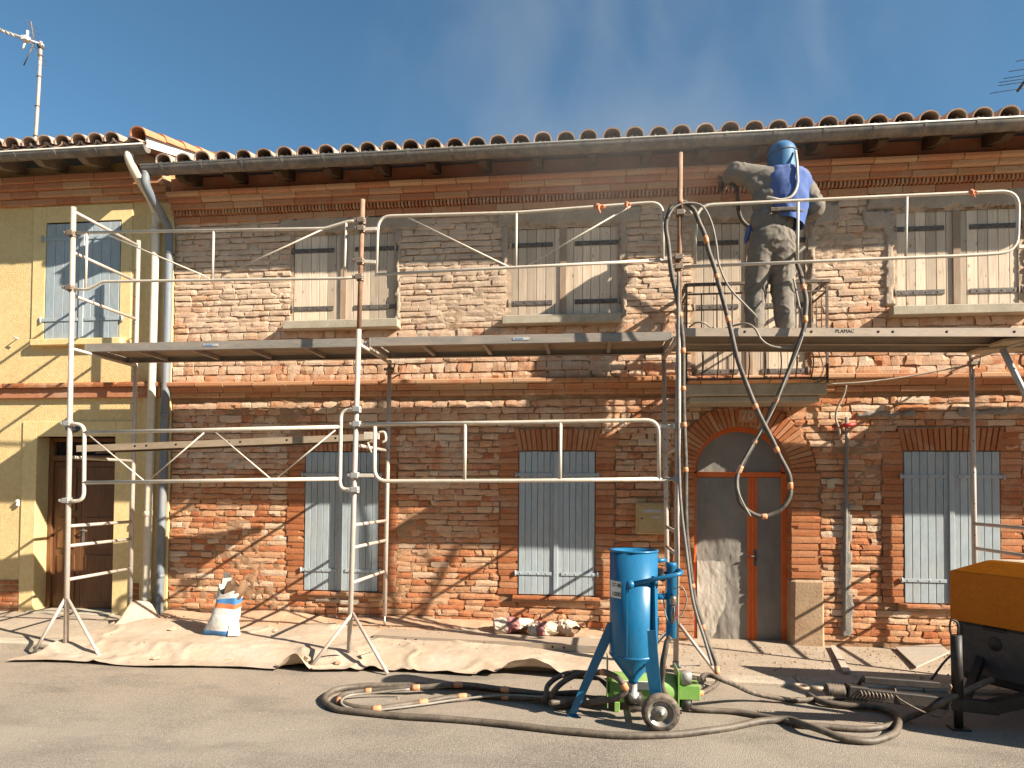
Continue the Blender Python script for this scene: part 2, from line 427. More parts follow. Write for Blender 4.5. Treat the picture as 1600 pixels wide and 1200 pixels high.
M['tape'] = mat('orange_tape', (0.58, 0.22, 0.085), (0.50, 0.19, 0.08), 0.55, scale=15, dust=0.25)
M['rim'] = mat('wheel_rim', (0.30, 0.29, 0.26), (0.2, 0.19, 0.17), 0.45, 0.5, scale=12, dust=0.3)
M['brass'] = mat('pipe_fitting', (0.32, 0.27, 0.19), (0.2, 0.16, 0.12), 0.4, 0.7, scale=20)
M['red'] = mat('red_plastic', (0.50, 0.03, 0.02), None, 0.45)
M['orange_hood'] = mat('orange_hood', (0.56, 0.155, 0.003), (0.52, 0.14, 0.003), 0.55, scale=4, dust=0.0, spec=0.2)
M['dust_cover'] = mat('dust_layer', (0.54, 0.41, 0.28), (0.46, 0.34, 0.23), 0.95, scale=9, bump=0.5, bscale=60)
M['black_metal'] = mat('black_chassis', (0.014, 0.012, 0.011), (0.024, 0.02, 0.017), 0.55, 0.1, scale=8, dust=0.035)
M['grey_panel'] = mat('grey_panel', (0.075, 0.06, 0.05), (0.055, 0.045, 0.038), 0.7, scale=7, dust=0.06)
M['tarp'] = mat('beige_tarp', (0.43, 0.35, 0.268), (0.37, 0.275, 0.19), 0.85, scale=2.2, dust=0.15, bump=0.25, bscale=18, spec=0.15, bdist=0.02)
M['sand'] = mat('brick_sand', (0.50, 0.33, 0.21), (0.42, 0.25, 0.15), 0.98, scale=5, bump=0.9, bscale=70, spec=0.05)
M['rubble'] = mat('brick_rubble', (0.40, 0.22, 0.13), (0.50, 0.37, 0.26), 0.95, scale=9, bump=0.5, bscale=50, rand=0.3, spec=0.05)
M['bag_white'] = mat('printed_bag', (0.62, 0.59, 0.54), (0.50, 0.47, 0.42), 0.6, scale=14, bump=0.4, bscale=25, spec=0.3)
M['bag_blue'] = mat('bag_blue_print', (0.06, 0.20, 0.42), None, 0.55, scale=10)
M['bag_orange'] = mat('bag_orange_print', (0.52, 0.17, 0.06), None, 0.55, scale=10)
M['bag_brown'] = mat('bag_kraft_lining', (0.23, 0.13, 0.07), None, 0.85, scale=8)
M['sack'] = mat('paper_sack', (0.62, 0.51, 0.38), (0.54, 0.40, 0.29), 0.85, scale=7, bump=0.4, bscale=22)
M['sack_red'] = mat('sack_red_print', (0.40, 0.16, 0.14), (0.30, 0.12, 0.11), 0.8, scale=9)
M['board'] = mat('grey_board', (0.38, 0.33, 0.27), (0.46, 0.37, 0.27), 0.9, scale=4, bump=0.2)
M['letterbox'] = mat('beige_letterbox', (0.43, 0.30, 0.13), (0.39, 0.27, 0.12), 0.5, scale=4, dust=0.15)
M['plate'] = mat('pale_plate', (0.50, 0.46, 0.42), None, 0.5)
M['beige_plastic'] = mat('beige_plastic', (0.52, 0.41, 0.26), None, 0.6)
M['cloth'] = mat('grey_overall', (0.190, 0.165, 0.135), (0.178, 0.154, 0.125), 0.95, scale=2, dust=0.0, bump=0.25, bscale=40, spec=0.1, bdist=0.015)
M['vest'] = mat('blue_vest', (0.050, 0.095, 0.26), (0.075, 0.135, 0.33), 0.8, scale=6, dust=0.10, bump=0.3, bscale=26, spec=0.2, bdist=0.012)
M['helmet'] = mat('blue_helmet', (0.035, 0.125, 0.25), (0.045, 0.155, 0.29), 0.55, scale=6, dust=0.05, spec=0.25)
M['glove'] = mat('leather_glove', (0.13, 0.075, 0.045), None, 0.8, scale=20)
M['orange_rag'] = mat('orange_rag', (0.62, 0.21, 0.10), (0.55, 0.17, 0.08), 0.8, scale=20, dust=0.15)
M['wire'] = mat('thin_cable', (0.40, 0.33, 0.25), None, 0.7, scale=10)
M['conduit'] = mat('grey_conduit', (0.18, 0.175, 0.165), (0.13, 0.12, 0.11), 0.7, scale=6, dust=0.2)
M['antenna'] = mat('antenna_alloy', (0.62, 0.60, 0.57), (0.5, 0.48, 0.45), 0.4, 0.5, scale=10)
M['mast'] = mat('antenna_mast', (0.45, 0.37, 0.31), (0.36, 0.26, 0.2), 0.6, 0.3, scale=6)
M['old_timber'] = mat('site_board', (0.46, 0.36, 0.24), (0.38, 0.28, 0.18), 0.9, scale=6, stretch=(0.5, 4, 4), bump=0.3)

def asphalt():
    m, t, b = nodes('dusty_asphalt'); N = NT(t); p = N.pos()
    agg = N.n('TexVoronoi'); agg.inputs['Scale'].default_value = 130; N.link(p, agg.inputs['Vector'])
    sx = N.n('SeparateColor'); N.link(agg.outputs['Color'], sx.inputs[0])
    base = N.ramp(sx.outputs[0], [(0.0, (0.105, 0.09, 0.073)), (0.6, (0.18, 0.152, 0.122)), (1.0, (0.32, 0.27, 0.215))])
    wide = N.noise(p, 0.8, 6, 0.6)
    base = N.mix(N.ramp(wide, [(0.35, 0.10), (0.65, 0.75)]), base, (0.31, 0.26, 0.205))
    g = N.n('NewGeometry'); x = N.n('SeparateXYZ'); N.link(g.outputs['Position'], x.inputs[0])
    near = N.n('MapRange'); near.inputs[1].default_value = -3.4; near.inputs[2].default_value = -1.5; near.inputs[3].default_value = 0.0; near.inputs[4].default_value = 0.75
    N.link(x.outputs[1], near.inputs[0])
    dustf = N.math('MULTIPLY', N.ramp(N.noise(p, 3.5, 6, 0.7), [(0.3, 0.2), (0.62, 1.0)]), near.outputs[0])
    base = N.mix(dustf, base, (0.34, 0.262, 0.187))
    specks = N.ramp(N.noise(N.pos((1, 2.0, 1)), 9.0, 3, 0.8), [(0.665, 0.0), (0.74, 1.0)])
    base = N.mix(N.math('MULTIPLY', specks, 0.65), base, (0.52, 0.46, 0.38))
    stain = N.ramp(N.noise(N.pos((0.6, 1.6, 1)), 1.6, 5, 0.6, 0.5), [(0.52, 0.0), (0.72, 1.0)])
    base = N.mix(N.math('MULTIPLY', stain, 0.45), base, (0.115, 0.098, 0.08))
    N.link(base, b.inputs['Base Color']); b.inputs['Roughness'].default_value = 0.92; b.inputs['Specular IOR Level'].default_value = 0.2
    h = N.math('ADD', N.math('MULTIPLY', agg.outputs['Distance'], -1.0), N.math('MULTIPLY', N.noise(p, 30, 3), 0.6))
    N.bump(b, h, 0.5, 0.006)
    return m
M['asphalt'] = asphalt()
M['pavement'] = mat('dusty_pavement', (0.385, 0.305, 0.225), (0.32, 0.245, 0.175), 0.95, scale=2.5, bump=0.4, bscale=90, spec=0.1)
M['kerb'] = mat('kerb_stone', (0.42, 0.35, 0.26), (0.34, 0.28, 0.21), 0.95, scale=4, bump=0.4, bscale=70, spec=0.1)

def plastic(name, lo_c, hi_c):
    m, t, b = nodes(name); N = NT(t); p = N.pos()
    c = N.ramp(N.noise(p, 3, 5), [(0.35, lo_c), (0.7, hi_c)])
    N.link(c, b.inputs['Base Color']); b.inputs['Roughness'].default_value = 0.42; b.inputs['Specular IOR Level'].default_value = 0.35
    b.inputs['Transmission Weight'].default_value = 0.0
    N.bump(b, N.noise(N.pos((1, 1, 0.5)), 9, 4, 0.5, 0.8), 0.22, 0.03)
    return m
M['plastic'] = plastic('dust_sheet_plastic', (0.175, 0.155, 0.13), (0.24, 0.215, 0.18))
M['plastic_pale'] = plastic('torn_sheet_plastic', (0.36, 0.32, 0.26), (0.46, 0.41, 0.34))

# ================================================================== SETTING
def sstep(x, a, b):
    t = np.clip((x - a) / (b - a), 0, 1); return t * t * (3 - 2 * t)
def kerb_y(X): return -1.195 - 0.195 * sstep(X, 5.2, 6.3)
def pave_z(X, Y):
    left = 0.085 + 0.055 * np.clip((Y + 1.195) / 1.195, 0, 1.1); right = 0.040 + 0.006 * np.clip((Y + 1.39) / 1.39, 0, 1.1)
    s = sstep(X, 3.6, 6.4); return left * (1 - s) + right * s
def ground_z(X, Y):
    X = np.asarray(X, float); Y = np.asarray(Y, float)
    return np.where(Y > kerb_y(X), pave_z(X, Y), 0.0)

xs = np.concatenate([[-300, -100, -40, -20], np.linspace(-12, 20, 161), [30, 60, 120, 300]])
ys = np.concatenate([[-300, -100, -40, -20], np.linspace(-10, 0.5, 60), [5, 20, 60, 300]])
GX, GY = np.meshgrid(xs, ys, indexing='ij')
GZ = np.where((np.abs(GX) < 19) & (GY > -9.9) & (GY < -1.5), 0.006 * (fbm(GX * 1.3, GY * 1.3, 3, 5) - 0.5), -0.004)
road = MB().grid(np.stack([GX, GY, GZ], -1)).build('road', M['asphalt'], fix=False)
tag(road, 'light grey dusty asphalt street in front of the houses', kind='structure')

px_ = np.linspace(-7, 13, 401); pv = np.linspace(0, 1, 31)
PX, PV = np.meshgrid(px_, pv, indexing='ij'); KY = kerb_y(PX)
PY = KY + 0.14 + (0.35 - KY - 0.14) * PV
PZ = pave_z(PX, PY) + 0.006 * (fbm(PX * 3, PY * 3, 3, 9) - 0.5)
pav = MB().grid(np.stack([PX, PY, PZ], -1)).build('pavement', M['pavement'], fix=False)
tag(pav, 'narrow dusty pavement along the house fronts', kind='structure')
x = -7.0
while x < 12.9:
    L = 0.985; m = MB(); n = 7
    xx = np.linspace(x, x + L, n); P = []
    for X in xx:
        k = float(kerb_y(X)); z = float(pave_z(X, k))
        P.append([(X, k, -0.05), (X, k, z - 0.02), (X, k + 0.02, z), (X, k + 0.142, z + 0.004), (X, k + 0.142, -0.05)])
    P = np.array(P); vs = P.reshape(-1, 3).tolist(); fs = []
    for i in range(n - 1):
        for j in range(4): fs.append((i * 5 + j, (i + 1) * 5 + j, (i + 1) * 5 + j + 1, i * 5 + j + 1))
    fs += [(0, 1, 2, 3, 4), tuple(reversed([(n - 1) * 5 + j for j in range(5)]))]
    m.add(vs, fs); m.build('kerb_stone', M['kerb'], pav)
    x += 1.0

# ================================================================== BRICK HOUSE
house = thing('brick_house', 'old two-storey brick house with its render stripped, arched door and plank shutters', 'house', (5.5, 0, 0))
HX0, HX1, ZTOP = 0.262, 11.0, 5.33
UW = [(1.749, 2.991, 3.60, 4.635), (4.303, 5.535, 3.60, 4.61), (6.342, 7.520, 2.80, 4.59), (8.412, 9.636, 3.605, 4.635)]
LW = [(1.944, 2.830, 0.485, 2.088), (4.432, 5.281, 0.500, 2.098), (8.465, 9.401, 0.515, 2.098)]
DX, DZ, DR, DRO = 6.843, 1.865, 0.506, 0.742
D0, D1 = DX - DR, DX + DR

def in_open(X, Z):
    m = np.zeros(X.shape, bool)
    for a, b, c, d in UW + LW: m |= (X > a + .02) & (X < b - .02) & (Z > c + .02) & (Z < d - .02)
    m |= (X > D0) & (X < D1) & (Z < DZ)
    m |= ((X - DX) ** 2 + (Z - DZ) ** 2 < (DR + 0.03) ** 2) & (Z >= DZ)
    return m
gx = np.arange(HX0, HX1 + 0.001, 0.022); gz = np.arange(-0.02, ZTOP, 0.022)
WX, WZ = np.meshgrid(gx, gz, indexing='ij')
patch = fbm(WX * 1.1, WZ * 1.6, 4, 3); rag = fbm(WX * 7, WZ * 9, 4, 21); fin = fbm(WX * 22, WZ * 26, 3, 33)
def mortar_y(X, Z):
    p_ = fbm(X * 1.1, Z * 1.6, 4, 3); r_ = fbm(X * 7, Z * 9, 4, 21); f_ = fbm(X * 22, Z * 26, 3, 33)
    return 0.019 - 0.020 * np.clip((p_ - 0.55) * 4.0, 0, 1) * (0.3 + 1.3 * f_) - 0.016 * (r_ - 0.5) - 0.018 * (f_ - 0.5)
WY = mortar_y(WX, WZ)
cx = (WX[:-1, :-1] + WX[1:, 1:]) / 2; cz = (WZ[:-1, :-1] + WZ[1:, 1:]) / 2
def put_tint(me, vals):
    a = me.attributes.new('tint', 'FLOAT', 'POINT'); a.data.foreach_set('value', np.asarray(vals, dtype=np.float32))
wmb = MB().grid(np.stack([WX, WY, WZ], -1), mask=~in_open(cx, cz))
wme = wmb.mesh('wall', M['mortar'], (5.5, 0, 0), fix=False)
put_tint(wme, fbm(WX * 3, WZ * 3, 3, 77).reshape(-1))
wall = place('wall', wme, (5.5, 0, 0), house)
wall['label'] = 'rough wall of old bricks and lime mortar'
core = MB()
core.box(HX0, HX1, 0.26, 6.0, -0.05, ZTOP)
for a, b, c, d in UW + LW:                                                # linings of the openings, behind the shutters
    core.box(a - .03, b + .03, 0.10, 0.255, c - .03, d + .03)
core.build('inner_wall', M['dark'], house)
ret = MB().box(HX0, HX0 + 0.004, 0.03, 6.0, -0.05, ZTOP).build('party_wall', M['plinth'], house)

CEM = [(1.56, 3.24, 4.635, 4.835), (2.995, 3.06, 3.60, 4.64), (4.16, 5.78, 4.61, 4.83), (4.20, 4.30, 4.15, 4.62), (5.537, 5.63, 3.58, 4.62),
       (6.20, 7.68, 4.59, 4.79), (7.522, 7.61, 3.1, 4.60), (7.56, 7.86, 4.50, 4.74), (8.10, 10.2, 4.637, 4.84), (8.28, 8.41, 3.62, 4.64),
       (8.07, 8.40, 4.42, 4.65), (7.83, 7.97, 0.12, 1.55), (7.99, 8.60, 2.44, 2.53), (9.0, 9.8, 2.46, 2.55), (2.05, 2.62, 0.34, 0.43)]
EXC = [(a - .03, b + .03, c - .03, d + .03) for a, b, c, d in UW] + \
      [(a - .215, b + .215, c - .06, d) for a, b, c, d in LW] + [(a - .06, b + .06, d, d + .255) for a, b, c, d in LW] + \
      [(D0 - .25, D1 + .30, -.1, DZ)] + [(HX0, HX1, 2.715, 2.905)] + [(a + .03, b - .03, c + .02, d - .02) for a, b, c, d in CEM if (b - a) > .2 and (d - c) > .12]

def brick_geo(L, H, D=0.06, seed=0, rough=1.0, nx=None, nz=2, rnd=0.009):
    """eroded brick, front at y = 0, body behind"""
    r = np.random.default_rng(seed)
    nx = nx or max(2, int(round(L / 0.065)))
    u = np.linspace(-1, 1, nx + 1); w = np.linspace(-1, 1, nz + 1)
    U, Wd = np.meshgrid(u, w, indexing='ij')
    X = U * L / 2; Z = Wd * H / 2
    Y = r.normal(0, 0.0016 * rough, X.shape)
    edge = (np.abs(U) > .99) | (np.abs(Wd) > .99); corner = (np.abs(U) > .99) & (np.abs(Wd) > .99)
    Y = Y + edge * (rnd * (0.6 + 0.8 * r.random(X.shape)) * rough) + corner * rnd * 0.7 * rough
    X = X + r.normal(0, 0.0035 * rough, X.shape) * (1 + edge) ; Z = Z + r.normal(0, 0.0030 * rough, X.shape)
    Y += (U * r.normal(0, .0022) + Wd * r.normal(0, .0015)) * rough
    if r.random() < 0.30 * rough:                                         # a broken corner
        i = 0 if r.random() < .5 else nx; j = 0 if r.random() < .5 else nz
        Y[i, j] += r.uniform(.012, .028); X[i, j] *= 1 - r.uniform(.03, .10) * min(1, .15 / L)
    vs = np.stack([X, Y, Z], -1).reshape(-1, 3).tolist()
    nv = nz + 1
    fs = [(i * nv + j, (i + 1) * nv + j, (i + 1) * nv + j + 1, i * nv + j + 1) for i in range(nx) for j in range(nz)]
    loop = [i * nv for i in range(nx + 1)] + [nx * nv + j for j in range(1, nv)] + [i * nv + nz for i in range(nx - 1, -1, -1)] + [j for j in range(nz - 1, 0, -1)]
    o = len(vs)
    for k in loop: vs.append([vs[k][0], D, vs[k][2]])
    n = len(loop)
    fs += [(loop[k], o + k, o + (k + 1) % n, loop[(k + 1) % n]) for k in range(n)]
    return vs, fs

def free(z0, z1, x0, x1):
    segs = [(x0, x1)]
    cuts = [(a, b) for a, b, c, d in EXC if c < z1 - 0.012 and d > z0 + 0.012]
    zc = max((z0 + z1) / 2, DZ)
    if DZ <= (z0 + z1) / 2 < DZ + DRO + .02:
        h = math.sqrt(max(0.0, (DRO + .015) ** 2 - (zc - DZ) ** 2)); cuts.append((DX - h, DX + h))
    for a, b in cuts:
        ns = []
        for p, q in segs:
            if b <= p or a >= q: ns.append((p, q)); continue
            if a > p: ns.append((p, a))
            if b < q: ns.append((b, q))
        segs = ns
    return [(p, q) for p, q in segs if q - p > 0.03]

BR = []
z = 0.10; row = 0
while z < 4.82:
    H = random.uniform(0.053, 0.068)
    if 2.9 < z < 3.6 and random.random() < .4: H = random.uniform(0.062, 0.10)
    if 2.40 < z < 2.70: H = random.uniform(0.06, 0.085)
    if 4.5 < z: H = random.uniform(0.06, 0.072)
    gap = random.uniform(0.005, 0.011)
    if z < 2.71 < z + H: z = 2.905
    for p, q in free(z, z + H, HX0 + .01, HX1 - .1):
        x = p + random.uniform(0, .012)
        while x < q - 0.035:
            L = random.choice([random.uniform(.07, .14), random.uniform(.12, .22), random.uniform(.14, .24), random.uniform(.22, .34)])
            if H > .068: L = min(L, random.uniform(.12, .26))
            if q - x - L < 0.07: L = q - x - .004
            zz = z + H / 2 + 0.008 * math.sin(x * 1.7 + row) + random.uniform(-.003, .003)
            BR.append((x + L / 2, zz, L, H * random.uniform(.88, 1.04)))
            x += L + random.uniform(0.003, 0.010)
    z += H + gap; row += 1
def seen_size(b):
    X, Z, L, H = b
    if X > 9.55 or X < .3: return 0
    d2 = (X - 5.2) ** 2 + 7.23 ** 2 + (Z - 1.66) ** 2
    if 3.0 < Z < 3.1: return 0
    return L * H / d2
order = sorted(range(len(BR)), key=lambda i: -seen_size(BR[i]))
big = set(order[:300])
mass = MB(); mt = []
for i, (X, Z, L, H) in enumerate(BR):
    vs, fs = brick_geo(L, H, 0.055, i + 100, 1.0, rnd=.0042)
    y = -0.003 + random.gauss(0, .0042)
    tint = min(1, max(0, random.gauss(.56 + 0.12 * (Z > 2.9), .24 if Z < 2.7 else .18)))
    if i in big:
        me = MB().add(vs, fs).mesh('brick', M['brick'], fix=False)
        put_tint(me, [tint] * len(vs)); place('brick', me, (X, y, Z), wall)
    else:
        mass.add([(a + X, b + y, c + Z) for a, b, c in vs], fs); mt += [tint] * len(vs)
me = mass.mesh('smaller_bricks', M['brick'], (5.5, 0, 0), fix=False); put_tint(me, mt)
sb = place('smaller_bricks', me, (5.5, 0, 0), wall); sb['kind'] = 'stuff'

# cement left around the upper windows and over the cable chase
for k, (a, b, c, d) in enumerate(CEM):
    st = 0.018; nx = max(4, int((b - a) / st)); nz = max(4, int((d - c) / st))
    X, Z = np.meshgrid(np.linspace(a, b, nx + 1), np.linspace(c, d, nz + 1), indexing='ij')
    ed = np.minimum(np.minimum(X - a, b - X), np.minimum(Z - c, d - Z))
    nn = fbm(X * 9, Z * 9, 4, 50 + k)
    dd = ed + 0.11 * (nn - 0.56)
    Y = np.where(dd > 0.006, -0.016 - 0.010 * (fbm(X * 14, Z * 14, 3, 60 + k) - .5) - .006 * nn, 0.03)
    mk = (dd[:-1, :-1] > -0.004) | (dd[1:, 1:] > -0.004)
    MB().grid(np.stack([X, Y, Z], -1), mask=mk).build('cement_patch', M['chase'] if k in (11, 12, 13) else M['cement'], house, fix=False)

# brick surrounds of the ground-floor windows: coursed jambs, flat arch, sill
def one_brick(name, vs_fs, loc, mat_, parent, rot=None, tint=None):
    vs, fs = vs_fs
    me = MB().add(vs, fs).mesh(name, mat_, fix=False)
    put_tint(me, [random.random() if tint is None else tint] * len(vs))
    return place(name, me, loc, parent, rot)
seed = 5000
for (a, b, c, d) in LW:
    sur = MB().box(a - .20, a - .002, 0.004, 0.10, c, d + .1).box(b + .002, b + .20, 0.004, 0.10, c, d + .1).box(a - .05, b + .05, 0.006, 0.10, d + .002, d + .25)
    s_ = sur.mesh('window_surround', M['mortar'], ((a + b) / 2, 0, c)); put_tint(s_, [0.3] * len(s_.vertices))
    s_ = place('window_surround', s_, ((a + b) / 2, 0, c), house)
    nrow = int((d + .20 - c) / 0.0668); pit = (d + .20 - c) / nrow
    for i in range(nrow):
        zc_ = c + pit * (i + .5)
        for sd in (-1, 1):
            Lq = random.uniform(.185, .225); x0 = a - .004 if sd < 0 else b + .004
            if zc_ > d: x0 -= -sd * 0.0 + (-0.045 if sd > 0 else 0.045) * (zc_ - d) / .24
            seed += 1
            one_brick('quoin_brick', brick_geo(Lq, pit - .0075, .06, seed, .35, rnd=.006), (x0 + sd * Lq / 2, -0.008 + random.gauss(0, .002), zc_), M['quoin'], s_)
    nv = 16 if b - a < .9 else 18
    for i in range(nv):
        t0 = (i + .08) / nv; t1 = (i + .92) / nv
        def ex(t, h): return (a - .004 + (b - a + .008) * t) + (t - .5) * 0.11 * h
        seed += 1; r = np.random.default_rng(seed); j = r.normal(0, .002, 8); top = .243 + r.normal(0, .004); yo = -0.014 + r.normal(0, .002)
        q = [(ex(t0, 0) + j[0], d + .004), (ex(t1, 0) + j[1], d + .004), (ex(t1, 1) + j[2], d + top), (ex(t0, 1) + j[3], d + top)]
        m = MB(); xm = sum(p[0] for p in q) / 4; zm = d + .12; q = [(p[0] - xm, p[1] - zm) for p in q]
        qi = [(x_ * .86, z_ * .97) for x_, z_ in q]
        vs = [(x_, yo, z_) for x_, z_ in qi] + [(x_, yo + .007, z_) for x_, z_ in q] + [(x_, .07, z_) for x_, z_ in q]
        fs = [(0, 1, 2, 3)] + [(k + o, (k + 1) % 4 + o, (k + 1) % 4 + o + 4, k + o + 4)[::-1] for o in (0, 4) for k in range(4)]
        one_brick('voussoir', (vs, fs), (xm, 0, zm), M['quoin'], s_)
    xk = a - .06
    base = MB().box(a - .06, b + .06, -0.03, 0.09, c - .075, c - .045, .006).build('window_sill', M['plinth'], house)
    while xk < b + .04:
        Lq = min(.40, b + .055 - xk); seed += 1
        one_brick('sill_brick', brick_geo(Lq - .008, .040, .14, seed, .5), (xk + Lq / 2, -0.055, c - .024), M['quoin'], base); xk += Lq

# shutters --------------------------------------------------------------
def shutter_pair(W, upper, straps, parent, y=0.0, npl=6):
    a, b, c, d = W; mid = (a + b) / 2; matp = M['planks'] if upper else M['blue_paint']; mati = M['iron'] if upper else M['blue_paint']
    cover = 0.075 if upper else 0.05
    for sd in (-1, 1):
        x0, x1 = (a + .006, mid - .003) if sd < 0 else (mid + .003, b - .006)
        o = MB().box(x0 + .004, x1 - .004, y + .032, y + .05, c + .012, d - .012).build('window_shutter', matp, parent, c=((x0 + x1) / 2, y, c))
        n = npl; w = (x1 - x0) / n; cut = [x0 + w * i + (random.uniform(-.008, .008) if 0 < i < n and upper else 0) for i in range(n + 1)]
        for i in range(n):
            p = MB().box(cut[i] + .0022, cut[i + 1] - .0022, y + random.uniform(0, .002 if upper else .001), y + .030, c + .006 + random.uniform(0, .004), d - .006 - random.uniform(0, .004), .003)
            p.build('plank', matp, o, c=((cut[i] + cut[i + 1]) / 2, y, (c + d) / 2))
        if sd < 0:
            MB().box(x1 - cover * .55, x1 + cover * .45, y - .018, y - .001, c + .01, d - .01, .004).build('cover_strip', M['plank_cover'] if upper else M['blue_paint'], o, c=(x1, y, c))
        for zs in straps:
            h = .05 if upper else .036; Ls = (x1 - x0) * (.80 if upper else .88)
            xa, xb = (x0 - (.012 if upper else .035), x0 + Ls) if sd < 0 else (x1 - Ls, x1 + (.012 if upper else .035))
            m = MB().box(xa, xb, y - .010, y - .0015, zs - h / 2, zs + h / 2, .002)
            xe = xa if sd < 0 else xb
            m.tube([(xe, y - .012, zs - h * .8), (xe, y - .012, zs + h * .8)], .011, 8)
            for q in range(4):
                xq = xa + (xb - xa) * (.14 + .24 * q); m.lathe([(.009, 0), (.007, .004), (0, .005)], (xq, y - .010, zs), (0, -1, 0), 6)
            m.build('strap_hinge', mati, o)
for i, W in enumerate(UW):
    if i == 2: shutter_pair(W, True, (4.37, 3.67, 2.96), house, 0.03)
    else: shutter_pair(W, True, (W[3] - .19, W[2] + .165), house, 0.03)
for W in LW: shutter_pair(W, False, (W[3] - .265, W[2] + .24), house, -0.012, 6)
for (x0, x1, zt) in ((1.688, 3.055, 3.593), (4.245, 5.555, 3.595), (8.329, 9.72, 3.598)):
    m = MB().box(x0, x1, -0.115, 0.06, zt - .098, zt, .008)
    m.build('window_sill', M['stone'], house)

# string course and cornice ------------------------------------------------
def course(name, prof, x0, x1, Lm, parent, mt_, jitter=.004):
    x = x0
    while x < x1 - .02:
        L = min(Lm * random.uniform(.85, 1.12), x1 - x)
        dy, dz = random.gauss(0, jitter * .5), random.gauss(0, jitter * .4); g = .0035
        m = MB().sweepx([(py + dy * (py < 0), pz + dz) for py, pz in prof], x + g, x + L - g)
        me = m.mesh(name, mt_, (x + L / 2, 0, prof[0][1])); put_tint(me, [random.random()] * len(me.vertices))
        place(name, me, (x + L / 2, 0, prof[0][1]), parent); x += L
sc = MB().box(HX0 + .004, HX1, -0.012, .05, 2.712, 2.90).mesh('string_course', M['mortar'], (5.5, 0, 2.7)); put_tint(sc, [.2] * len(sc.vertices))
sc = place('string_course', sc, (5.5, 0, 2.7), house)
course('moulded_brick', [(.04, 2.842), (-.105, 2.842), (-.112, 2.856), (-.112, 2.888), (-.095, 2.898), (.04, 2.905)], HX0 + .006, HX1, .40, sc, M['cornice'], .008)
course('moulded_brick', [(.04, 2.782), (-.055, 2.782), (-.062, 2.80), (-.070, 2.822), (-.085, 2.838), (.04, 2.838)], HX0 + .006, HX1, .36, sc, M['cornice'], .006)
course('moulded_brick', [(.04, 2.722), (-.028, 2.722), (-.036, 2.74), (-.036, 2.777), (.04, 2.777)], HX0 + .006, HX1, .33, sc, M['cornice'], .006)
cn = MB().box(HX0 + .004, HX1, -0.012, .05, 4.83, 5.30).box(HX0 + .004, HX1, -.10, .04, 5.12, 5.32).mesh('eaves_cornice', M['cornice'], (5.5, 0, 4.8)); put_tint(cn, [.15] * len(cn.vertices))
cn = place('eaves_cornice', cn, (5.5, 0, 4.8), house)
course('cornice_brick', [(.04, 4.815), (-.026, 4.815), (-.030, 4.82), (-.030, 4.884), (.04, 4.884)], HX0 + .01, HX1, .36, cn, M['cornice'])
course('cornice_brick', [(.04, 4.948), (-.108, 4.948), (-.112, 4.953), (-.112, 5.008), (.04, 5.008)], HX0 + .01, HX1, .40, cn, M['cornice'])
course('cornice_brick', [(.04, 5.012), (-.135, 5.012), (-.155, 5.03), (-.160, 5.066), (.04, 5.066)], HX0 + .01, HX1, .42, cn, M['cornice'])
course('cornice_brick', [(.04, 5.070), (-.175, 5.070), (-.200, 5.09), (-.205, 5.118), (.04, 5.118)], HX0 + .01, HX1, .40, cn, M['cornice'])
dn = MB(); x = HX0 + .02
while x < HX1 - .05:
    dn.box(x, x + .024, -.078, .02, 4.890, 4.944, .003); x += .041
me = dn.mesh('dentils', M['cornice'], (5.5, 0, 4.8)); put_tint(me, np.repeat(rng.random(len(me.vertices) // 24 + 1), 24)[:len(me.vertices)])
dn = place('dentils', me, (5.5, 0, 4.8), cn); dn['kind'] = 'stuff'

# eaves, gutter, roof --------------------------------------------------------
def half_round(yc, zc, r, t=.006, n=14):
    out = [(yc + r * math.cos(math.pi + math.pi * k / n), zc + r * math.sin(math.pi + math.pi * k / n)) for k in range(n + 1)]
    inn = [(yc + (r - t) * math.cos(math.pi + math.pi * k / n), zc + (r - t) * math.sin(math.pi + math.pi * k / n)) for k in range(n, -1, -1)]
    return out + inn
def cover_tile(L=.42, w0=.196, w1=.155, h=.098, t=.013, n=10, flip=False):
    vs = []; 
    for (yy, w) in ((0, w0), (L, w1)):
        for tt in (0, t):
            for k in range(n + 1):
                a_ = math.pi * k / n
                x = -(w / 2 - tt) * math.cos(a_); z_ = (h * w / w0 - tt) * math.sin(a_) ** 0.8
                vs.append((x, yy, -z_ + 0.0 if flip else z_))
    q = n + 1; fs = []
    for k in range(n):
        fs += [(k, k + 1, 2 * q + k + 1, 2 * q + k), (q + k, 3 * q + k, 3 * q + k + 1, q + k + 1), (k, q + k, q + k + 1, k + 1), (2 * q + k, 2 * q + k + 1, 3 * q + k + 1, 3 * q + k)]
    fs += [(0, 2 * q, 3 * q, q), (n, q + n, 3 * q + n, 2 * q + n)]
    m = MB(); m.add(vs, fs, 0, False); return m
PITCH = 0.32; pang = math.atan(PITCH)
def roof_tiles(parent, x0, x1, sp, y0, z0, mt_, rows=2):
    ct = cover_tile().mesh('roof_tile', mt_); ch = cover_tile(.42, .20, .17, .06, .013, 8, True).mesh('channel_tile', mt_)
    n = int((x1 - x0) / sp)
    for i in range(n + 1):
        X = x0 + i * sp
        for k in range(rows):
            yy = y0 + k * .33
            place('roof_tile', ct, (X + random.uniform(-.008, .008), yy + random.uniform(-.015, .015), z0 + PITCH * (yy - y0) + .022 + .012 * k), parent, (pang - .03 + random.uniform(-.012, .012), random.uniform(-.03, .03), random.uniform(-.02, .02)))
        place('channel_tile', ch, (X + sp / 2, y0 + .02 + random.uniform(-.012, .012), z0 + .052), parent, (pang - .02, 0, random.uniform(-.02, .02)))
GY, GZ_ = -0.512, 5.245; GR = .083
rf = MB()
y0, y1 = -0.53, 5.0
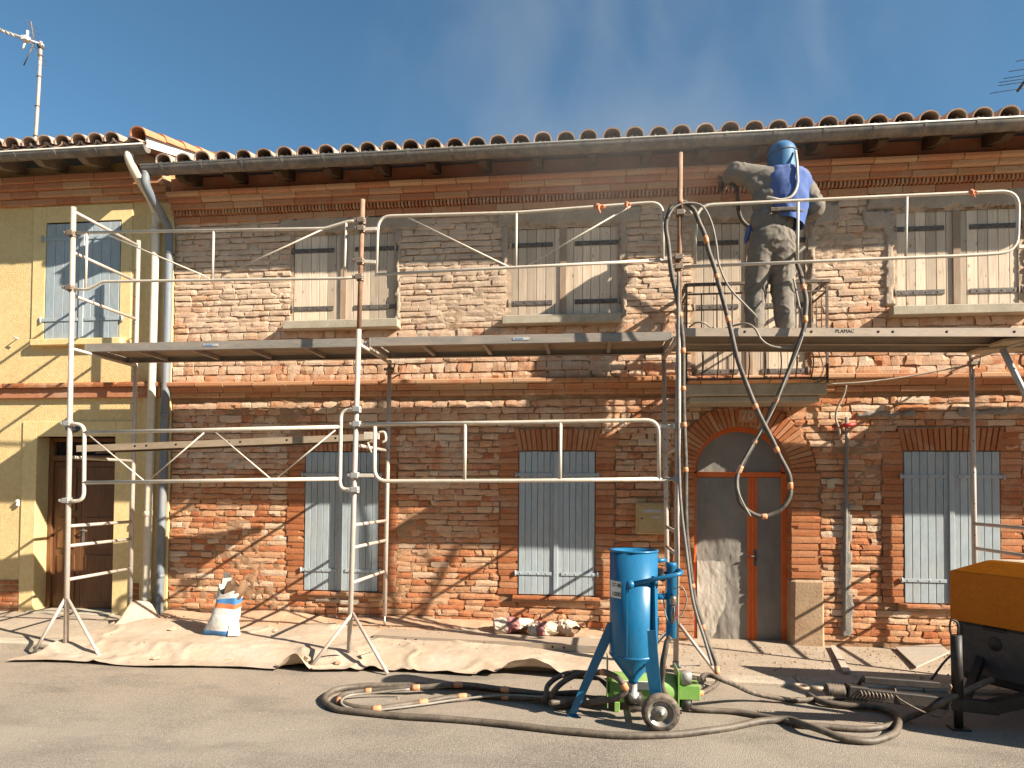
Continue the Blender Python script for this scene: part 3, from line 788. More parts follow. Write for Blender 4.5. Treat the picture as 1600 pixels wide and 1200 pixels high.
rf.sweepx([(y0, 5.245), (y1, 5.245 + PITCH * (y1 - y0)), (y1, 5.205 + PITCH * (y1 - y0)), (y0, 5.205)], HX0 + .12, HX1)
roof = rf.build('roof', M['soffit'], house)
roof_tiles(roof, 0.50, HX1 - .1, .2345, -.575, 5.243, M['tile'])
x = .62; k = 0
while x < HX1 - .1:
    zb_ = 5.200
    m = MB(); m.prism([(-.48, zb_ + PITCH * .05 - .0), (-.10, zb_ + PITCH * .43), (-.10, zb_ + PITCH * .43 - .12), (-.40, zb_ - .075), (-.48, zb_ - .055)], -.045, .045)
    m.v = [(x + b_, a_, c_) for a_, b_, c_ in m.v]
    m.build('rafter_tail', M['timber_dark'], roof); x += .575; k += 1
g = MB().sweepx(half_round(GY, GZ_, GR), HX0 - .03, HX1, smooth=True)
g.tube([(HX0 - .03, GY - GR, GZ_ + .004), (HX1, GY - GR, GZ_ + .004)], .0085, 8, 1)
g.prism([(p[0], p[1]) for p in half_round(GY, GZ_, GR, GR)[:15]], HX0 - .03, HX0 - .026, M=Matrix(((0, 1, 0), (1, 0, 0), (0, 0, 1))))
gut = g.build('gutter', [M['zinc'], M['rim_highlight']], house)
x = .48
while x < HX1:
    m = MB(); m.sweepx(half_round(GY, GZ_ - .001, GR + .0035, .004), x - .014, x + .014); m.box(x - .014, x + .014, GY - GR - .006, GY - GR + .008, GZ_ - .004, GZ_ + .018)
    m.build('gutter_bracket', M['zinc'], gut); x += .468
MB().add([(HX0 - .02, -.50, 5.20), (HX0 + .24, -.56, 5.215), (HX0 - .02, -.42, 5.34), (HX0 - .02, -.44, 5.20), (HX0 + .24, -.53, 5.215), (HX0 - .02, -.40, 5.34)], [(0, 1, 2), (5, 4, 3), (0, 3, 4, 1), (1, 4, 5, 2), (2, 5, 3, 0)]).build('zinc_flashing', M['zinc'], roof)
pp = curve([(0.27, -.537, 5.19), (.262, -.53, 5.06), (.262, -.42, 4.95), (.258, -.20, 4.80), (.252, -.10, 4.70), (.250, -.085, 4.55), (.245, -.08, 3.64), (.232, -.08, 2.2), (.214, -.08, .62), (.208, -.08, .15)], 6)
dpipe = MB().tube(pp, .046, 14).build('downpipe', M['zinc_pipe'], house)
for zc_ in (4.45, 2.52, .62):
    xk = .214 + (zc_ - .62) * .0103
    MB().lathe([(.047, -.02), (.053, -.018), (.053, .018), (.047, .02)], (xk, -.08, zc_), (0, 0, 1), 14).box(xk - .01, xk + .01, -.03, .03, zc_ - .012, zc_ + .012).build('pipe_collar', M['zinc_pipe'], dpipe)

# door --------------------------------------------------------------------
door_sur = MB().box(D0 - .22, D0 + .0, .004, .26, -.02, DZ).box(D1, D1 + .24, .004, .26, -.02, DZ)
na = 28
arc = [(DX + DR * math.cos(math.pi * k / na), DZ + DR * math.sin(math.pi * k / na)) for k in range(na + 1)]
arco = [(DX + (DRO - .02) * math.cos(math.pi * k / na), DZ + (DRO - .02) * math.sin(math.pi * k / na)) for k in range(na + 1)]
for k in range(na):
    q = [arc[k], arc[k + 1], arco[k + 1], arco[k]]; door_sur.prism(q, .006, .26)
ds = door_sur.mesh('door_surround', M['mortar'], (DX, 0, 0)); put_tint(ds, [.25] * len(ds.vertices)); ds = place('door_surround', ds, (DX, 0, 0), house)
nv = 37
for i in range(nv):
    a0 = math.pi * (i + .07) / nv; a1 = math.pi * (i + .93) / nv; seed += 1; r = np.random.default_rng(seed)
    ro = DRO + r.normal(0, .012); yo = -.014 + r.normal(0, .002)
    q = [(DR * math.cos(a_), DR * math.sin(a_)) for a_ in (a0, a1)] + [(ro * math.cos(a_), ro * math.sin(a_)) for a_ in (a1, a0)]
    am = (a0 + a1) / 2; xm = .62 * math.cos(am); zm = .62 * math.sin(am); q = [(u - xm, v - zm) for u, v in q]
    qi = [(u * .95, v * .95) for u, v in q]
    vs = [(u, yo, v) for u, v in qi] + [(u, yo + .006, v) for u, v in q] + [(u, .20, v) for u, v in q]
    fs = [(0, 1, 2, 3)] + [(k + o, (k + 1) % 4 + o, (k + 1) % 4 + o + 4, k + o + 4) for o in (0, 4) for k in range(4)]
    me = MB().add(vs, fs).mesh('voussoir', M['quoin']); put_tint(me, [random.random()] * 12); place('voussoir', me, (DX + xm, 0, DZ + zm), ds)
pit = .0745; nrow = int((DZ - .06) / pit)
for i in range(nrow):
    zc_ = DZ - pit * (i + .5)
    for sd in (-1, 1):
        if sd > 0 and zc_ < .77: continue
        Lq = random.uniform(.22, .26) if sd < 0 else random.uniform(.26, .31); seed += 1
        x0 = D0 if sd < 0 else D1
        one_brick('quoin_brick', brick_geo(Lq, pit - .0085, .20, seed, .35, rnd=.006), (x0 + sd * (Lq / 2 - .003), -.014 + random.gauss(0, .002), zc_), M['quoin'], ds)
m = MB(); m.box(D1 - .004, D1 + .325, -.024, .24, -.02, .745, .03, jit=.008); m.build('jamb_plinth', M['plinth'], ds)
YD = .19
door = place('front_door', None, (DX, YD, 0.04), house)
MB().box(D0, D1, YD + .035, YD + .06, .02, DZ + .52).build('door_backing', M['dark'], door)
fr = MB()
fr.box(D0 - .0, D0 + .055, YD - .02, YD + .03, .03, DZ, .004); fr.box(D1 - .055, D1, YD - .02, YD + .03, .03, DZ, .004)
fr.box(D0 + .055, D1 - .055, YD - .025, YD + .03, DZ - .045, DZ + .012, .004)
for k in range(na):
    pa = [(DX + rr_ * math.cos(math.pi * kk / na), DZ + .012 + (rr_ - .012) * math.sin(math.pi * kk / na)) for rr_, kk in ((DR - .05, k), (DR - .05, k + 1), (DR + .004, k + 1), (DR + .004, k))]
    fr.prism(pa, YD - .02, YD + .03)
fr.build('door_frame', M['orange_door'], door)
xm = DX + .145
lf = MB().box(xm - .055, xm + .055, YD - .015, YD + .03, .035, DZ - .047, .004).box(xm - .012, xm + .012, YD - .03, YD - .016, .035, DZ - .047, .003)
leaf = lf.build('door_leaf', M['orange_door'], door)
h = MB().lathe([(.0, 0), (.022, .001), (.022, .01), (.0, .011)], (xm + .03, YD - .016, .96), (0, -1, 0), 10).tube([(xm + .03, YD - .02, .96), (xm + .03, YD - .06, .96), (xm - .05, YD - .065, .955)], .009, 8).box(xm + .012, xm + .048, YD - .019, YD - .0155, .85, 1.03, .003)
h.build('door_handle', M['iron'], leaf)
def sheet(x0, x1, z0, z1, y, amp, seed_, cut=None):
    X, Z = np.meshgrid(np.linspace(x0, x1, 70), np.linspace(z0, z1, 140), indexing='ij')
    Yv = y - amp * (fbm(X * 5 + Z * 1.2, Z * 1.6, 4, seed_) - .4) - amp * .35 * (fbm(X * 17, Z * 9, 3, seed_ + 3) - .5)
    mk = None
    if cut is not None: mk = cut(X[:-1, :-1], Z[:-1, :-1])
    return MB().grid(np.stack([X, Yv, Z], -1), mask=mk)
sheet(D0 + .055, xm - .05, .03, DZ - .05, YD - .012, .035, 71).build('dust_sheet', M['plastic'], door, fix=False)
sheet(xm + .05, D1 - .05, .03, DZ - .05, YD - .010, .020, 72).build('dust_sheet', M['plastic'], door, fix=False)
sheet(DX - .46, DX + .46, DZ + .012, DZ + .46, YD - .006, .014, 73, lambda X, Z: ((X - DX) ** 2 + (Z - DZ - .01) ** 2) < .458 ** 2).build('dust_sheet', M['plastic'], door, fix=False)
tn = sheet(D0 + .06, D0 + .42, .02, .92, YD - .040, .032, 74, lambda X, Z: (X < D0 + .36 + .05 * (fbm(X * 2, Z * 16, 3, 5) - .5) - .16 * np.clip((.42 - Z) / .42, 0, 1)) & (Z < .885 + .02 * fbm(X * 20, Z * 3, 2, 8)))
tn.build('torn_sheet', M['plastic_pale'], door, fix=False)
MB().box(D0 - .02, D1 + .0, -.03, .20, -.03, .046, .006).build('threshold', M['stone'], house)
def text(name, body, size, loc, mat_, parent, depth=.002, rot=(math.pi / 2, 0, 0), sx=1.0):
    cu = bpy.data.curves.new(name, 'FONT'); cu.body = body; cu.size = size; cu.extrude = depth; cu.align_x = 'CENTER'; cu.align_y = 'CENTER'
    tmp = bpy.data.objects.new('tmp', cu); COL.objects.link(tmp)
    dg = bpy.context.evaluated_depsgraph_get(); me = bpy.data.meshes.new_from_object(tmp.evaluated_get(dg)); bpy.data.objects.remove(tmp)
    me.materials.clear(); me.materials.append(mat_)
    return place(name, me, loc, parent, rot, (sx, 1, 1))
num = MB().box(6.80, 6.985, -.020, -.010, 2.405, 2.545, .004).build('number_plate', M['cornice'], house)
put_tint(num.data, [.35] * len(num.data.vertices))
text('number_text', '70', .135, (6.893, -.0225, 2.475), M['number_grey'], num)

# balcony -------------------------------------------------------------------
bal = place('balcony', None, (6.87, -.225, 2.65), house)
BX0, BX1, BY = 6.19, 7.56, -.45
MB().box(BX0, BX1, BY, .0, 2.635, 2.752, .01).box(BX0 + .05, BX1 - .05, BY + .06, 0, 2.57, 2.634, .01).build('balcony_slab', M['stone'], bal)
rl = MB(); zr = 3.77
rl.obox((BX0, BY, zr), (BX1 + .03, BY, zr), .035, .028); rl.obox((BX0, BY, zr), (BX0, 0.0, zr), .035, .028); rl.obox((BX1, BY, zr), (BX1, 0.0, zr), .035, .028)
rl.build('hand_rail', M['wrought'], bal)
for z_ in (3.672, 2.800):
    r2 = MB(); t_ = .016 if z_ > 3 else .022
    r2.obox((BX0, BY, z_), (BX1, BY, z_), t_, t_); r2.obox((BX0, BY, z_), (BX0, 0, z_), t_, t_); r2.obox((BX1, BY, z_), (BX1, 0, z_), t_, t_)
    r2.build('lower_rail', M['wrought'], bal)
for X in (BX0, BX1): MB().obox((X, BY, 2.75), (X, BY, zr), .022, .022).build('corner_post', M['wrought'], bal)
def belly(x_, y_, ox, oy):
    return curve([(x_, y_, 3.67), (x_, y_, 3.30), (x_ + ox * .01, y_ + oy * .01, 3.16), (x_ + ox * .055, y_ + oy * .055, 3.02), (x_ + ox * .065, y_ + oy * .065, 2.93), (x_ + ox * .03, y_ + oy * .03, 2.85), (x_, y_, 2.80)], 4)
for k in range(1, 9): MB().tube(belly(BX0 + (BX1 - BX0) * k / 9, BY, 0, -1), .0065, 6).build('baluster', M['wrought'], bal)
for X, s_ in ((BX0, -1), (BX1, 1)):
    for k in (1, 2): MB().tube(belly(X, BY * k / 3, s_, 0), .0065, 6).build('baluster', M['wrought'], bal)
for k in range(9): MB().obox((BX0 + (BX1 - BX0) * (k + .5) / 9, BY, 3.67), (BX0 + (BX1 - BX0) * (k + .5) / 9, BY, zr), .008, .008).build('rail_spacer', M['wrought'], bal)

# ================================================================== YELLOW HOUSE
yel = thing('yellow_house', 'yellow roughcast house with blue-grey shutters and brown panelled door', 'house', (-2.5, 0, 0))
YX0, YX1 = -6.5, 0.258
yw = MB()
def yel_wall(x0, x1, z0, z1): yw.box(x0, x1, 0.0, .30, z0, z1)
DO = (-1.485, -.445, 2.27); WO = (-1.43, -.43, 3.45, 4.90)
yel_wall(YX0, WO[0], 2.30, 5.6); yel_wall(WO[1], YX1 - .002, 2.30, 5.6); yel_wall(WO[0] + .0005, WO[1] - .0005, 2.30, WO[2]); yel_wall(WO[0] + .0005, WO[1] - .0005, WO[3], 5.6)
yel_wall(YX0, DO[0], -.05, 2.2995); yel_wall(DO[1], YX1 - .002, -.05, 2.2995); yel_wall(DO[0] + .0005, DO[1] - .0005, DO[2], 2.2995)
yw.box(YX0, YX1 - .01, .31, 6, -.05, 5.6)
yw.build('wall', M['roughcast'], yel)
# smooth bands
sb_ = MB()
sb_.box(-1.60, WO[0], -.012, .10, 3.34, 5.10, .003).box(WO[1], -.285, -.012, .10, 3.34, 5.10, .003).box(WO[0] + .001, WO[1] - .001, -.012, .10, WO[3], 5.10, .003)
sb_.build('window_surround', M['smooth_yellow'], yel)
sb_ = MB().box(-1.675, DO[0], -.014, .20, .10, 2.452, .003).box(DO[1], -.225, -.014, .20, .10, 2.452, .003).box(DO[0] + .001, DO[1] - .001, -.014, .20, DO[2], 2.452, .003)
sb_.build('door_surround', M['smooth_yellow'], yel)
MB().box(-.095, YX1, -.016, -.001, .10, 5.08, .002).build('corner_band', M['smooth_yellow'], yel)
MB().box(-1.555, -.36, -.075, .06, 3.375, 3.452, .006).build('window_sill', M['smooth_yellow'], yel)
def yel_shutter():
    a, b, c, d = WO[0] + .01, WO[1] - .01, 3.456, 4.885; mid = (a + b) / 2
    for sd in (-1, 1):
        x0, x1 = (a, mid - .002) if sd < 0 else (mid + .002, b)
        o = MB().box(x0 + .004, x1 - .004, .012, .03, c + .01, d - .01).build('window_shutter', M['blue_paint'], yel, c=(x0, 0, c))
        n = 4; w = (x1 - x0) / n
        for i in range(n): MB().box(x0 + w * i + .002, x0 + w * (i + 1) - .002, -.012, .011, c + .004, d - .004, .003).build('plank', M['blue_paint'], o, c=(x0 + w * i, 0, c))
        for zs in (d - .19, c + .24):
            xa, xb = (x0 - .05, x1 - .04) if sd < 0 else (x0 + .04, x1 + .05)
            m = MB().box(xa, xb, -.022, -.0125, zs - .02, zs + .02, .002); xe = xa if sd < 0 else xb
            m.tube([(xe, -.022, zs - .04), (xe, -.022, zs + .04)], .012, 8); m.build('strap_hinge', M['blue_paint'], o)
        if sd < 0: MB().box(x1 - .03, x1 + .03, -.024, -.0126, c + .01, d - .01, .003).build('cover_strip', M['blue_paint'], o)
yel_shutter()
for (X, Z) in ((-1.79, 3.48), (-.20, 3.50)):
    MB().tube([(X, 0, Z), (X, -.06, Z), (X + .06, -.065, Z - .01)], .008, 6).build('shutter_hook', M['white_paint'], yel)
# brown door
yd = place('entrance_door', None, (-.96, .2, .14), yel)
MB().box(DO[0], DO[1], .235, .26, .14, DO[2]).build('door_backing', M['dark'], yd)
fr = MB().box(DO[0], DO[0] + .06, .17, .23, .15, DO[2], .004).box(DO[1] - .06, DO[1], .17, .23, .15, DO[2], .004).box(DO[0] + .06, DO[1] - .06, .17, .23, DO[2] - .05, DO[2], .004).box(DO[0] + .06, DO[1] - .06, .165, .23, 1.98, 2.05, .004)
fr.build('door_frame', M['brown_door'], yd)
xd = DO[0] + .44
for x0, x1 in ((DO[0] + .062, xd - .002), (xd + .002, DO[1] - .062)):
    lf = MB().box(x0, x1, .20, .234, .16, 1.975, .003).build('door_leaf', M['brown_door'], yd, c=(x0, .2, .16))
    for z0, z1 in ((.25, .82), (.90, 1.28), (1.36, 1.90)):
        MB().box(x0 + .07, x1 - .07, .186, .199, z0, z1, .010).build('door_panel', M['brown_door'], lf, c=((x0 + x1) / 2, .19, z0))
    if x0 > xd: MB().box(x0 + .015, x0 + .05, .19, .199, .95, 1.2, .003).tube([(x0 + .03, .195, 1.12), (x0 + .03, .15, 1.12), (x0 + .12, .145, 1.12)], .009, 8).build('door_handle', M['iron'], lf)
MB().box(DO[0] - .02, DO[1] + .05, -.10, .23, .05, .158, .01).build('door_step', M['stone'], yel)
ns = MB().lathe([(0, 0), (.098, 0), (.10, -.004), (.10, -.010), (0, -.010)], (0, 0, 0), (0, 1, 0), 24)
ns.v = [(x * 1.0 - 1.00, y - .012, z * .62 + 2.375) for x, y, z in ns.v]
ns = ns.build('number_sign', M['enamel'], yel)
text('number_text', '72', .085, (-1.00, -.0245, 2.372), M['number_grey'], ns)
MB().box(-1.72, -1.69, -.04, -.012, 1.42, 1.50, .004).box(-1.715, -1.695, -.05, -.041, 1.47, 1.49).build('doorbell', M['white_paint'], yel)
# brick ledge, plinth and cornice of the yellow house
led = place('brick_ledge', None, (-2.5, 0, 2.8), yel)
x = -6.4
while x < .16:
    L = min(.30, .165 - x)
    if L < .04: break
    one_brick('ledge_brick', brick_geo(L - .006, .052, .10, int(x * 1000) + 99999, .5), (x + L / 2, -.095, 2.885), M['quoin'], led); x += L
led2 = MB().box(-6.45, .15, -.05, .0, 2.735, 2.858, .004).mesh('under_course', M['cornice']); put_tint(led2, [.1] * len(led2.vertices)); place('under_course', led2, (0, 0, 0), led)
for (xa, xb) in ((-6.4, -1.69), (-.215, .13)):
    z = .12; k = 0
    while z < .47:
        x = xa - (.11 if k % 2 else 0)
        while x < xb - .01:
            x0_, x1_ = max(x, xa), min(x + .225, xb)
            if x1_ - x0_ > .03 and x1_ > -2.6: one_brick('plinth_brick', brick_geo(x1_ - x0_ - .010, .055, .03, int((x + z) * 1000) + 77777, .35), ((x0_ + x1_) / 2, -.014, z + .03), M['quoin'], yel, tint=random.uniform(0, .4))
            x += .225
        z += .068; k += 1
yc = place('eaves_cornice', None, (-2.5, 0, 5.2), yel)
for (z0, z1, yo) in ((5.115, 5.18, -.05), (5.185, 5.25, -.10), (5.255, 5.32, -.15), (5.325, 5.40, -.18)):
    course('cornice_brick', [(.04, z0), (yo, z0), (yo - .006, z0 + .006), (yo - .006, z1), (.04, z1)], -4.0, .20, .42, yc, M['cornice'])
# roof
YG, YZ = -.555, 5.465
m = MB().sweepx([(-.53, 5.545), (5, 5.545 + PITCH * 5.53), (5, 5.505 + PITCH * 5.53), (-.53, 5.505)], YX0, .26)
yroof = m.build('roof', M['soffit'], yel)
roof_tiles(yroof, -3.61, .0, .205, -.585, 5.528, M['tile'], 2)
vt = cover_tile(.44, .20, .17, .10).mesh('verge_tile', M['tile_new'])
for k in range(14): place('verge_tile', vt, (.205, -.60 + k * .36, 5.575 + PITCH * k * .36), yroof, (pang - .02, 0, 0))
MB().prism([(-.53, 5.48), (5, 5.48 + PITCH * 5.53), (5, 5.60 + PITCH * 5.53), (-.53, 5.60)], .245, .262, M=Matrix(((0, 1, 0), (1, 0, 0), (0, 0, 1)))).build('verge_board', M['white_paint'], yroof)
x = -3.4
while x < .1:
    m = MB().prism([(-.50, 5.50), (-.05, 5.62), (-.05, 5.50), (-.38, 5.41), (-.50, 5.45)], -.045, .045); m.v = [(x + b_, a_, c_) for a_, b_, c_ in m.v]
    m.build('rafter_tail', M['grey_timber'], yroof); x += .56
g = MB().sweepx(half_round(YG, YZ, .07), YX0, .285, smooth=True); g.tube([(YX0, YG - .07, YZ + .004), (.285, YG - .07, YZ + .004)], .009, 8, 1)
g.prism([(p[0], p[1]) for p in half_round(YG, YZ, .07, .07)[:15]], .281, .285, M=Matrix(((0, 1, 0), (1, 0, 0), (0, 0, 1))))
yg_ = g.build('gutter', [M['zinc'], M['rim_highlight']], yel)
x = -3.3
while x < .2:
    MB().sweepx(half_round(YG, YZ - .001, .0735, .004), x - .013, x + .013).build('gutter_bracket', M['zinc'], yg_); x += .5
pp = curve([(.07, -.555, 5.42), (.072, -.55, 5.33), (.085, -.44, 5.20), (.095, -.25, 5.06), (.082, -.12, 4.95), (.075, -.085, 4.80), (.068, -.08, 3.65), (.060, -.08, 2.0), (.052, -.08, .62), (.05, -.08, .13)], 6)
cp = MB().tube(pp, .047, 14).build('downpipe', M['cream'], yel)
for zc_ in (4.72, 1.35, .35): MB().lathe([(.048, -.03), (.055, -.026), (.055, .026), (.048, .03)], (.05 + .0045 * (zc_ - .6), -.08, zc_), (0, 0, 1), 14).build('pipe_collar', M['cream'], cp)

# ================================================================== SCAFFOLD
FY, BY_ = -1.225, -0.28
PR = .0245
G_FR = 'scaffold frames'; G_RL = 'scaffold guard rails'; G_PL = 'scaffold decks and planks'
def lerp(a, b, t): return tuple(a[i] + (b[i] - a[i]) * t for i in range(3))
def at_z(a, b, z): return lerp(a, b, (z - a[2]) / (b[2] - a[2]))
def coupler(m, p, w=.075, h=.06, mi=0):
    """clamp round an upright at p, with bolt and wing nut"""
    m.lathe([(.026, -h / 2), (.036, -h / 2), (.036, h / 2), (.026, h / 2)], p, (0, 0, 1), 10, mi, False)
    m.box(p[0] - w / 2, p[0] + w / 2, p[1] - .052, p[1] - .030, p[2] - h * .42, p[2] + h * .42, .006, mi)
    m.tube([(p[0] - w * .8, p[1] - .045, p[2]), (p[0] + w * .62, p[1] - .045, p[2])], .008, 6, mi)
    m.lathe([(0, -.008), (.016, -.008), (.016, .008), (0, .008)], (p[0] - w * .72, p[1] - .045, p[2]), (1, 0, 0), 6, mi, False)

def frame(label, f0, f1, r0, r1, rungs, split=None, feet=(), bar=None, holes=True, rung_r=.017):
    t = thing('scaffold_trestle', label, 'scaffold frame', (f0[0], f0[1], max(f0[2], 0)), G_FR)
    if split:
        p = at_z(f0, f1, split)
        MB().tube([f0, lerp(f0, p, .5), p], PR, 12).build('front_post', M['post'], t)
        MB().tube([lerp(f0, f1, (split - .01 - f0[2]) / (f1[2] - f0[2])), f1], PR - .002, 12).build('post_extension', M['rust'], t)
    else: MB().tube([f0, lerp(f0, f1, .5), f1], PR, 12).build('front_post', M['post'], t)
    MB().lathe([(0, 0), (.055, 0), (.055, .006), (.03, .012), (.03, .05)], f0, (0, 0, 1), 12).build('base_plate', M['galv'], t)
    if r0:
        mb = MB().tube([r0, lerp(r0, r1, .5), r1], PR - .001, 12); mb.build('rear_post', M['post'], t)
        if holes:
            hm = MB(); z = r0[2] + .16
            while z < r1[2] - .05:
                q = at_z(r0, r1, z); hm.lathe([(0, .0248), (.0068, .0245), (.0068, .020)], q, (-.25, -1, 0), 6); z += .31
            ho = hm.build('pin_holes', M['hole'], t); ho['kind'] = 'stuff'
        gz0 = float(pave_z(np.array(r0[0]), np.array(r0[1])))
        MB().tube([(r0[0], r0[1], gz0), r0], .011, 8).box(r0[0] - .06, r0[0] + .06, r0[1] - .06, r0[1] + .06, gz0, gz0 + .008).build('foot_spindle', M['galv'], t)
        for z in rungs:
            a = at_z(f0, f1, z); b = at_z(r0, r1, min(z, r1[2] - .01))
            MB().tube([a, b], rung_r, 10).build('rung', M['post'], t)
    for (a, b) in feet: MB().tube([a, b], .016, 10).build('stabiliser_leg', M['post'], t)
    if bar: MB().tube(list(bar), .014, 8).build('tie_bar', M['post'], t)
    return t

fA0, fA1 = (0.017, -1.225, 0.037), (-0.015, -1.225, 4.505)
rA0, rA1 = (-0.009, -0.280, 0.290), (0.000, -0.280, 4.524)
frame('ladder-like scaffold end frame standing before the brown door of the yellow house', fA0, fA1, rA0, rA1, (4.463, 4.043, 3.604, 3.06, 1.96, 1.264, 1.065, .727),
      feet=(((0.010, -1.225, 0.560), (-0.219, -1.357, 0.010)), ((0.010, -1.225, 0.560), (0.537, -1.403, 0.012))), bar=((-0.267, -1.300, 0.057), (0.419, -1.300, 0.050)))
fB0, fB1 = (2.955, -1.225, -0.052), (3.033, -1.225, 4.447)
rB0, rB1 = (3.000, -0.280, 0.284), (3.023, -0.280, 3.080)
tB = frame('scaffold frame with a rusty upper tube before the shutters nearest the yellow house', fB0, fB1, rB0, rB1, (1.315, 1.10, .765, 2.08, 3.05), 3.19,
      feet=(((2.986, -1.225, 0.480), (2.672, -1.473, 0.010)), ((2.986, -1.225, 0.480), (3.432, -1.532, 0.010))))
for a, b in (((2.800, -1.360, 0.150), fB0[:2] + (.05,)), ((3.237, -1.360, 0.160), fB0[:2] + (.05,))): MB().obox(a, b, .02, .006).build('leg_brace', M['galv'], tB)
fC0, fC1 = (5.989, -1.225, 0.089), (6.023, -1.225, 4.744)
rC0, rC1 = (6.034, -0.280, 0.182), (5.983, -0.280, 3.121)
tC = frame('scaffold frame with hoses strapped to its post between sandblaster and arched door', fC0, fC1, rC0, rC1, (1.29, 1.085, .75, 2.05, 3.05), 3.19,
      feet=(((6.016, -1.225, 0.472), (6.345, -1.280, 0.045)), ((5.966, -1.225, 0.470), (5.590, -1.201, 0.010))))
MB().obox((6.198, -1.240, 0.113), fC0[:2] + (.10,), .02, .006).build('leg_brace', M['galv'], tC)
fD0, fD1 = (9.0, -1.225, .05), (9.02, -1.225, 4.6)
rD0, rD1 = (9.002, -0.280, 0.468), (8.990, -0.280, 3.031)
frame('scaffold frame behind the orange compressor, before the last blue-grey shutters', fD0, fD1, rD0, rD1, (1.36, 1.12, .80, 3.0), None, feet=(((9, -1.225, .5), (9.38, -1.32, .05)), ((9, -1.225, .5), (8.72, -1.3, .05))))
for t_, q in ((tB, (3.039, -0.280, 2.973)), (None, (8.995, -0.280, 2.954))):
    m = MB(); coupler(m, q, .08, .05); m.tube([(q[0] + .03, q[1] - .05, q[2] - .05), (q[0] + .06, q[1] - .05, q[2] + .06)], .008, 6)
    m.tube([(q[0], q[1], q[2]), (q[0], 0.03, q[2])], .012, 6)
    o = m.build('wall_tie', M['clamp'])
    tag(o, 'dark wall tie clamped near the top of the rear post ' + ('over the first ground-floor shutters' if t_ else 'beside the timber boards'), 'wall tie', 'scaffold wall ties')

def rail(label, tubes, braces=(), uprights=(), arms=(), clamps=(), r=.0165, mt_=None, rc=.10):
    mt_ = mt_ or M['rail']
    first = tubes[0][0]
    t = thing('guard_rail', label, 'guard rail', first, G_RL)
    for k, pth in enumerate(tubes): MB().tube(fillet(pth, rc, 6), r, 10).build('rail_tube', mt_, t)
    for a, b in uprights: MB().tube([a, b], r * .85, 8).build('upright', mt_, t)
    for a, b in braces: MB().tube([a, b], .0075, 8).build('diagonal_brace', mt_, t)
    for a, b in arms: MB().obox(a, b, .03, .034, bev=.004).build('clamp_arm', mt_, t)
    for c in clamps:
        m = MB(); coupler(m, c); m.build('coupler', M['galv'] if r > .017 else M['clamp'], t)
    return t
P = FY
rail('thin upper guard rail with kinked ends spanning the yellow house and first upper window',
     [[(-0.079, -1.225, 4.244), (2.658, -1.225, 4.182), (2.889, -1.225, 4.241), (3.011, -1.225, 4.242)], [(-0.071, -1.225, 3.666), (0.163, -1.225, 3.659), (0.323, -1.225, 3.733), (2.839, -1.225, 3.689), (3.012, -1.225, 3.696)]],
     (((0.382, -1.225, 4.200), (1.437, -1.225, 3.750)), ((2.652, -1.225, 4.182), (1.592, -1.225, 3.746))),
     (((0.141, -1.225, 4.235), (0.141, -1.225, 3.673)), ((1.509, -1.225, 4.202), (1.505, -1.225, 3.716)), ((2.870, -1.225, 4.236), (2.858, -1.225, 3.694))),
     (), ((-0.015, -1.225, 4.228), (-0.014, -1.225, 3.671), (3.030, -1.225, 4.235), (3.018, -1.225, 3.689)), .0145, rc=.03)
rail('upper guard rail with rounded ends before the second upper window, orange rags tied on it',
     [[(3.177, -1.225, 3.697), (3.188, -1.225, 4.279), (4.542, -1.225, 4.258), (5.869, -1.225, 4.302), (5.870, -1.225, 3.766)], [(3.183, -1.225, 3.715), (4.486, -1.225, 3.741), (5.950, -1.225, 3.764)]],
     (((3.479, -1.225, 4.254), (4.455, -1.225, 3.748)), ((5.576, -1.225, 4.274), (4.618, -1.225, 3.749))), (((4.524, -1.225, 4.259), (4.522, -1.225, 3.746)),),
     (((3.037, -1.225, 4.154), (3.177, -1.225, 4.155)), ((3.035, -1.225, 3.844), (3.175, -1.225, 3.833)), ((5.870, -1.225, 3.772), (5.990, -1.225, 3.774))),
     ((3.031, -1.225, 4.155), (3.022, -1.225, 3.844), (6.007, -1.225, 3.779)), .0145, rc=.13)
rail('upper guard rail with rounded ends in front of the sandblasting worker',
     [[(6.154, -1.225, 3.722), (6.165, -1.225, 4.254), (7.553, -1.225, 4.262), (8.866, -1.225, 4.264), (8.850, -1.225, 3.732), (8.493, -1.225, 3.716), (7.496, -1.225, 3.711), (6.052, -1.225, 3.696)]],
     (), (((7.049, -1.225, 4.244), (7.042, -1.225, 3.704)), ((7.961, -1.225, 4.249), (7.947, -1.225, 3.707))),
     (((6.018, -1.225, 4.190), (6.165, -1.225, 4.184)), ((8.851, -1.225, 3.776), (9.103, -1.225, 3.767))), ((6.018, -1.225, 4.184), (6.007, -1.225, 3.691)), .0145, rc=.15)
rail('lower lattice guard rail with zigzag rods before the brown door and first blue-grey shutters',
     [[(0.001, -1.250, 2.294), (0.183, -1.250, 2.287), (0.196, -1.250, 1.518), (0.007, -1.250, 1.516)], [(3.013, -1.250, 2.416), (2.854, -1.250, 2.410), (2.853, -1.250, 1.652), (3.004, -1.250, 1.653)], [(0.185, -1.250, 2.204), (2.850, -1.250, 2.251)], [(0.191, -1.250, 1.703), (2.851, -1.250, 1.756)]],
     (((0.235, -1.250, 2.178), (0.846, -1.250, 1.720)), ((0.881, -1.250, 1.720), (1.464, -1.250, 2.200)), ((1.577, -1.250, 2.206), (2.164, -1.250, 1.746)), ((2.203, -1.250, 1.746), (2.800, -1.250, 2.221))),
     (), (), ((0.000, -1.225, 2.297), (0.006, -1.225, 1.522), (3.010, -1.225, 2.419), (3.001, -1.225, 1.653)), .0185, M['rail'], rc=.13)
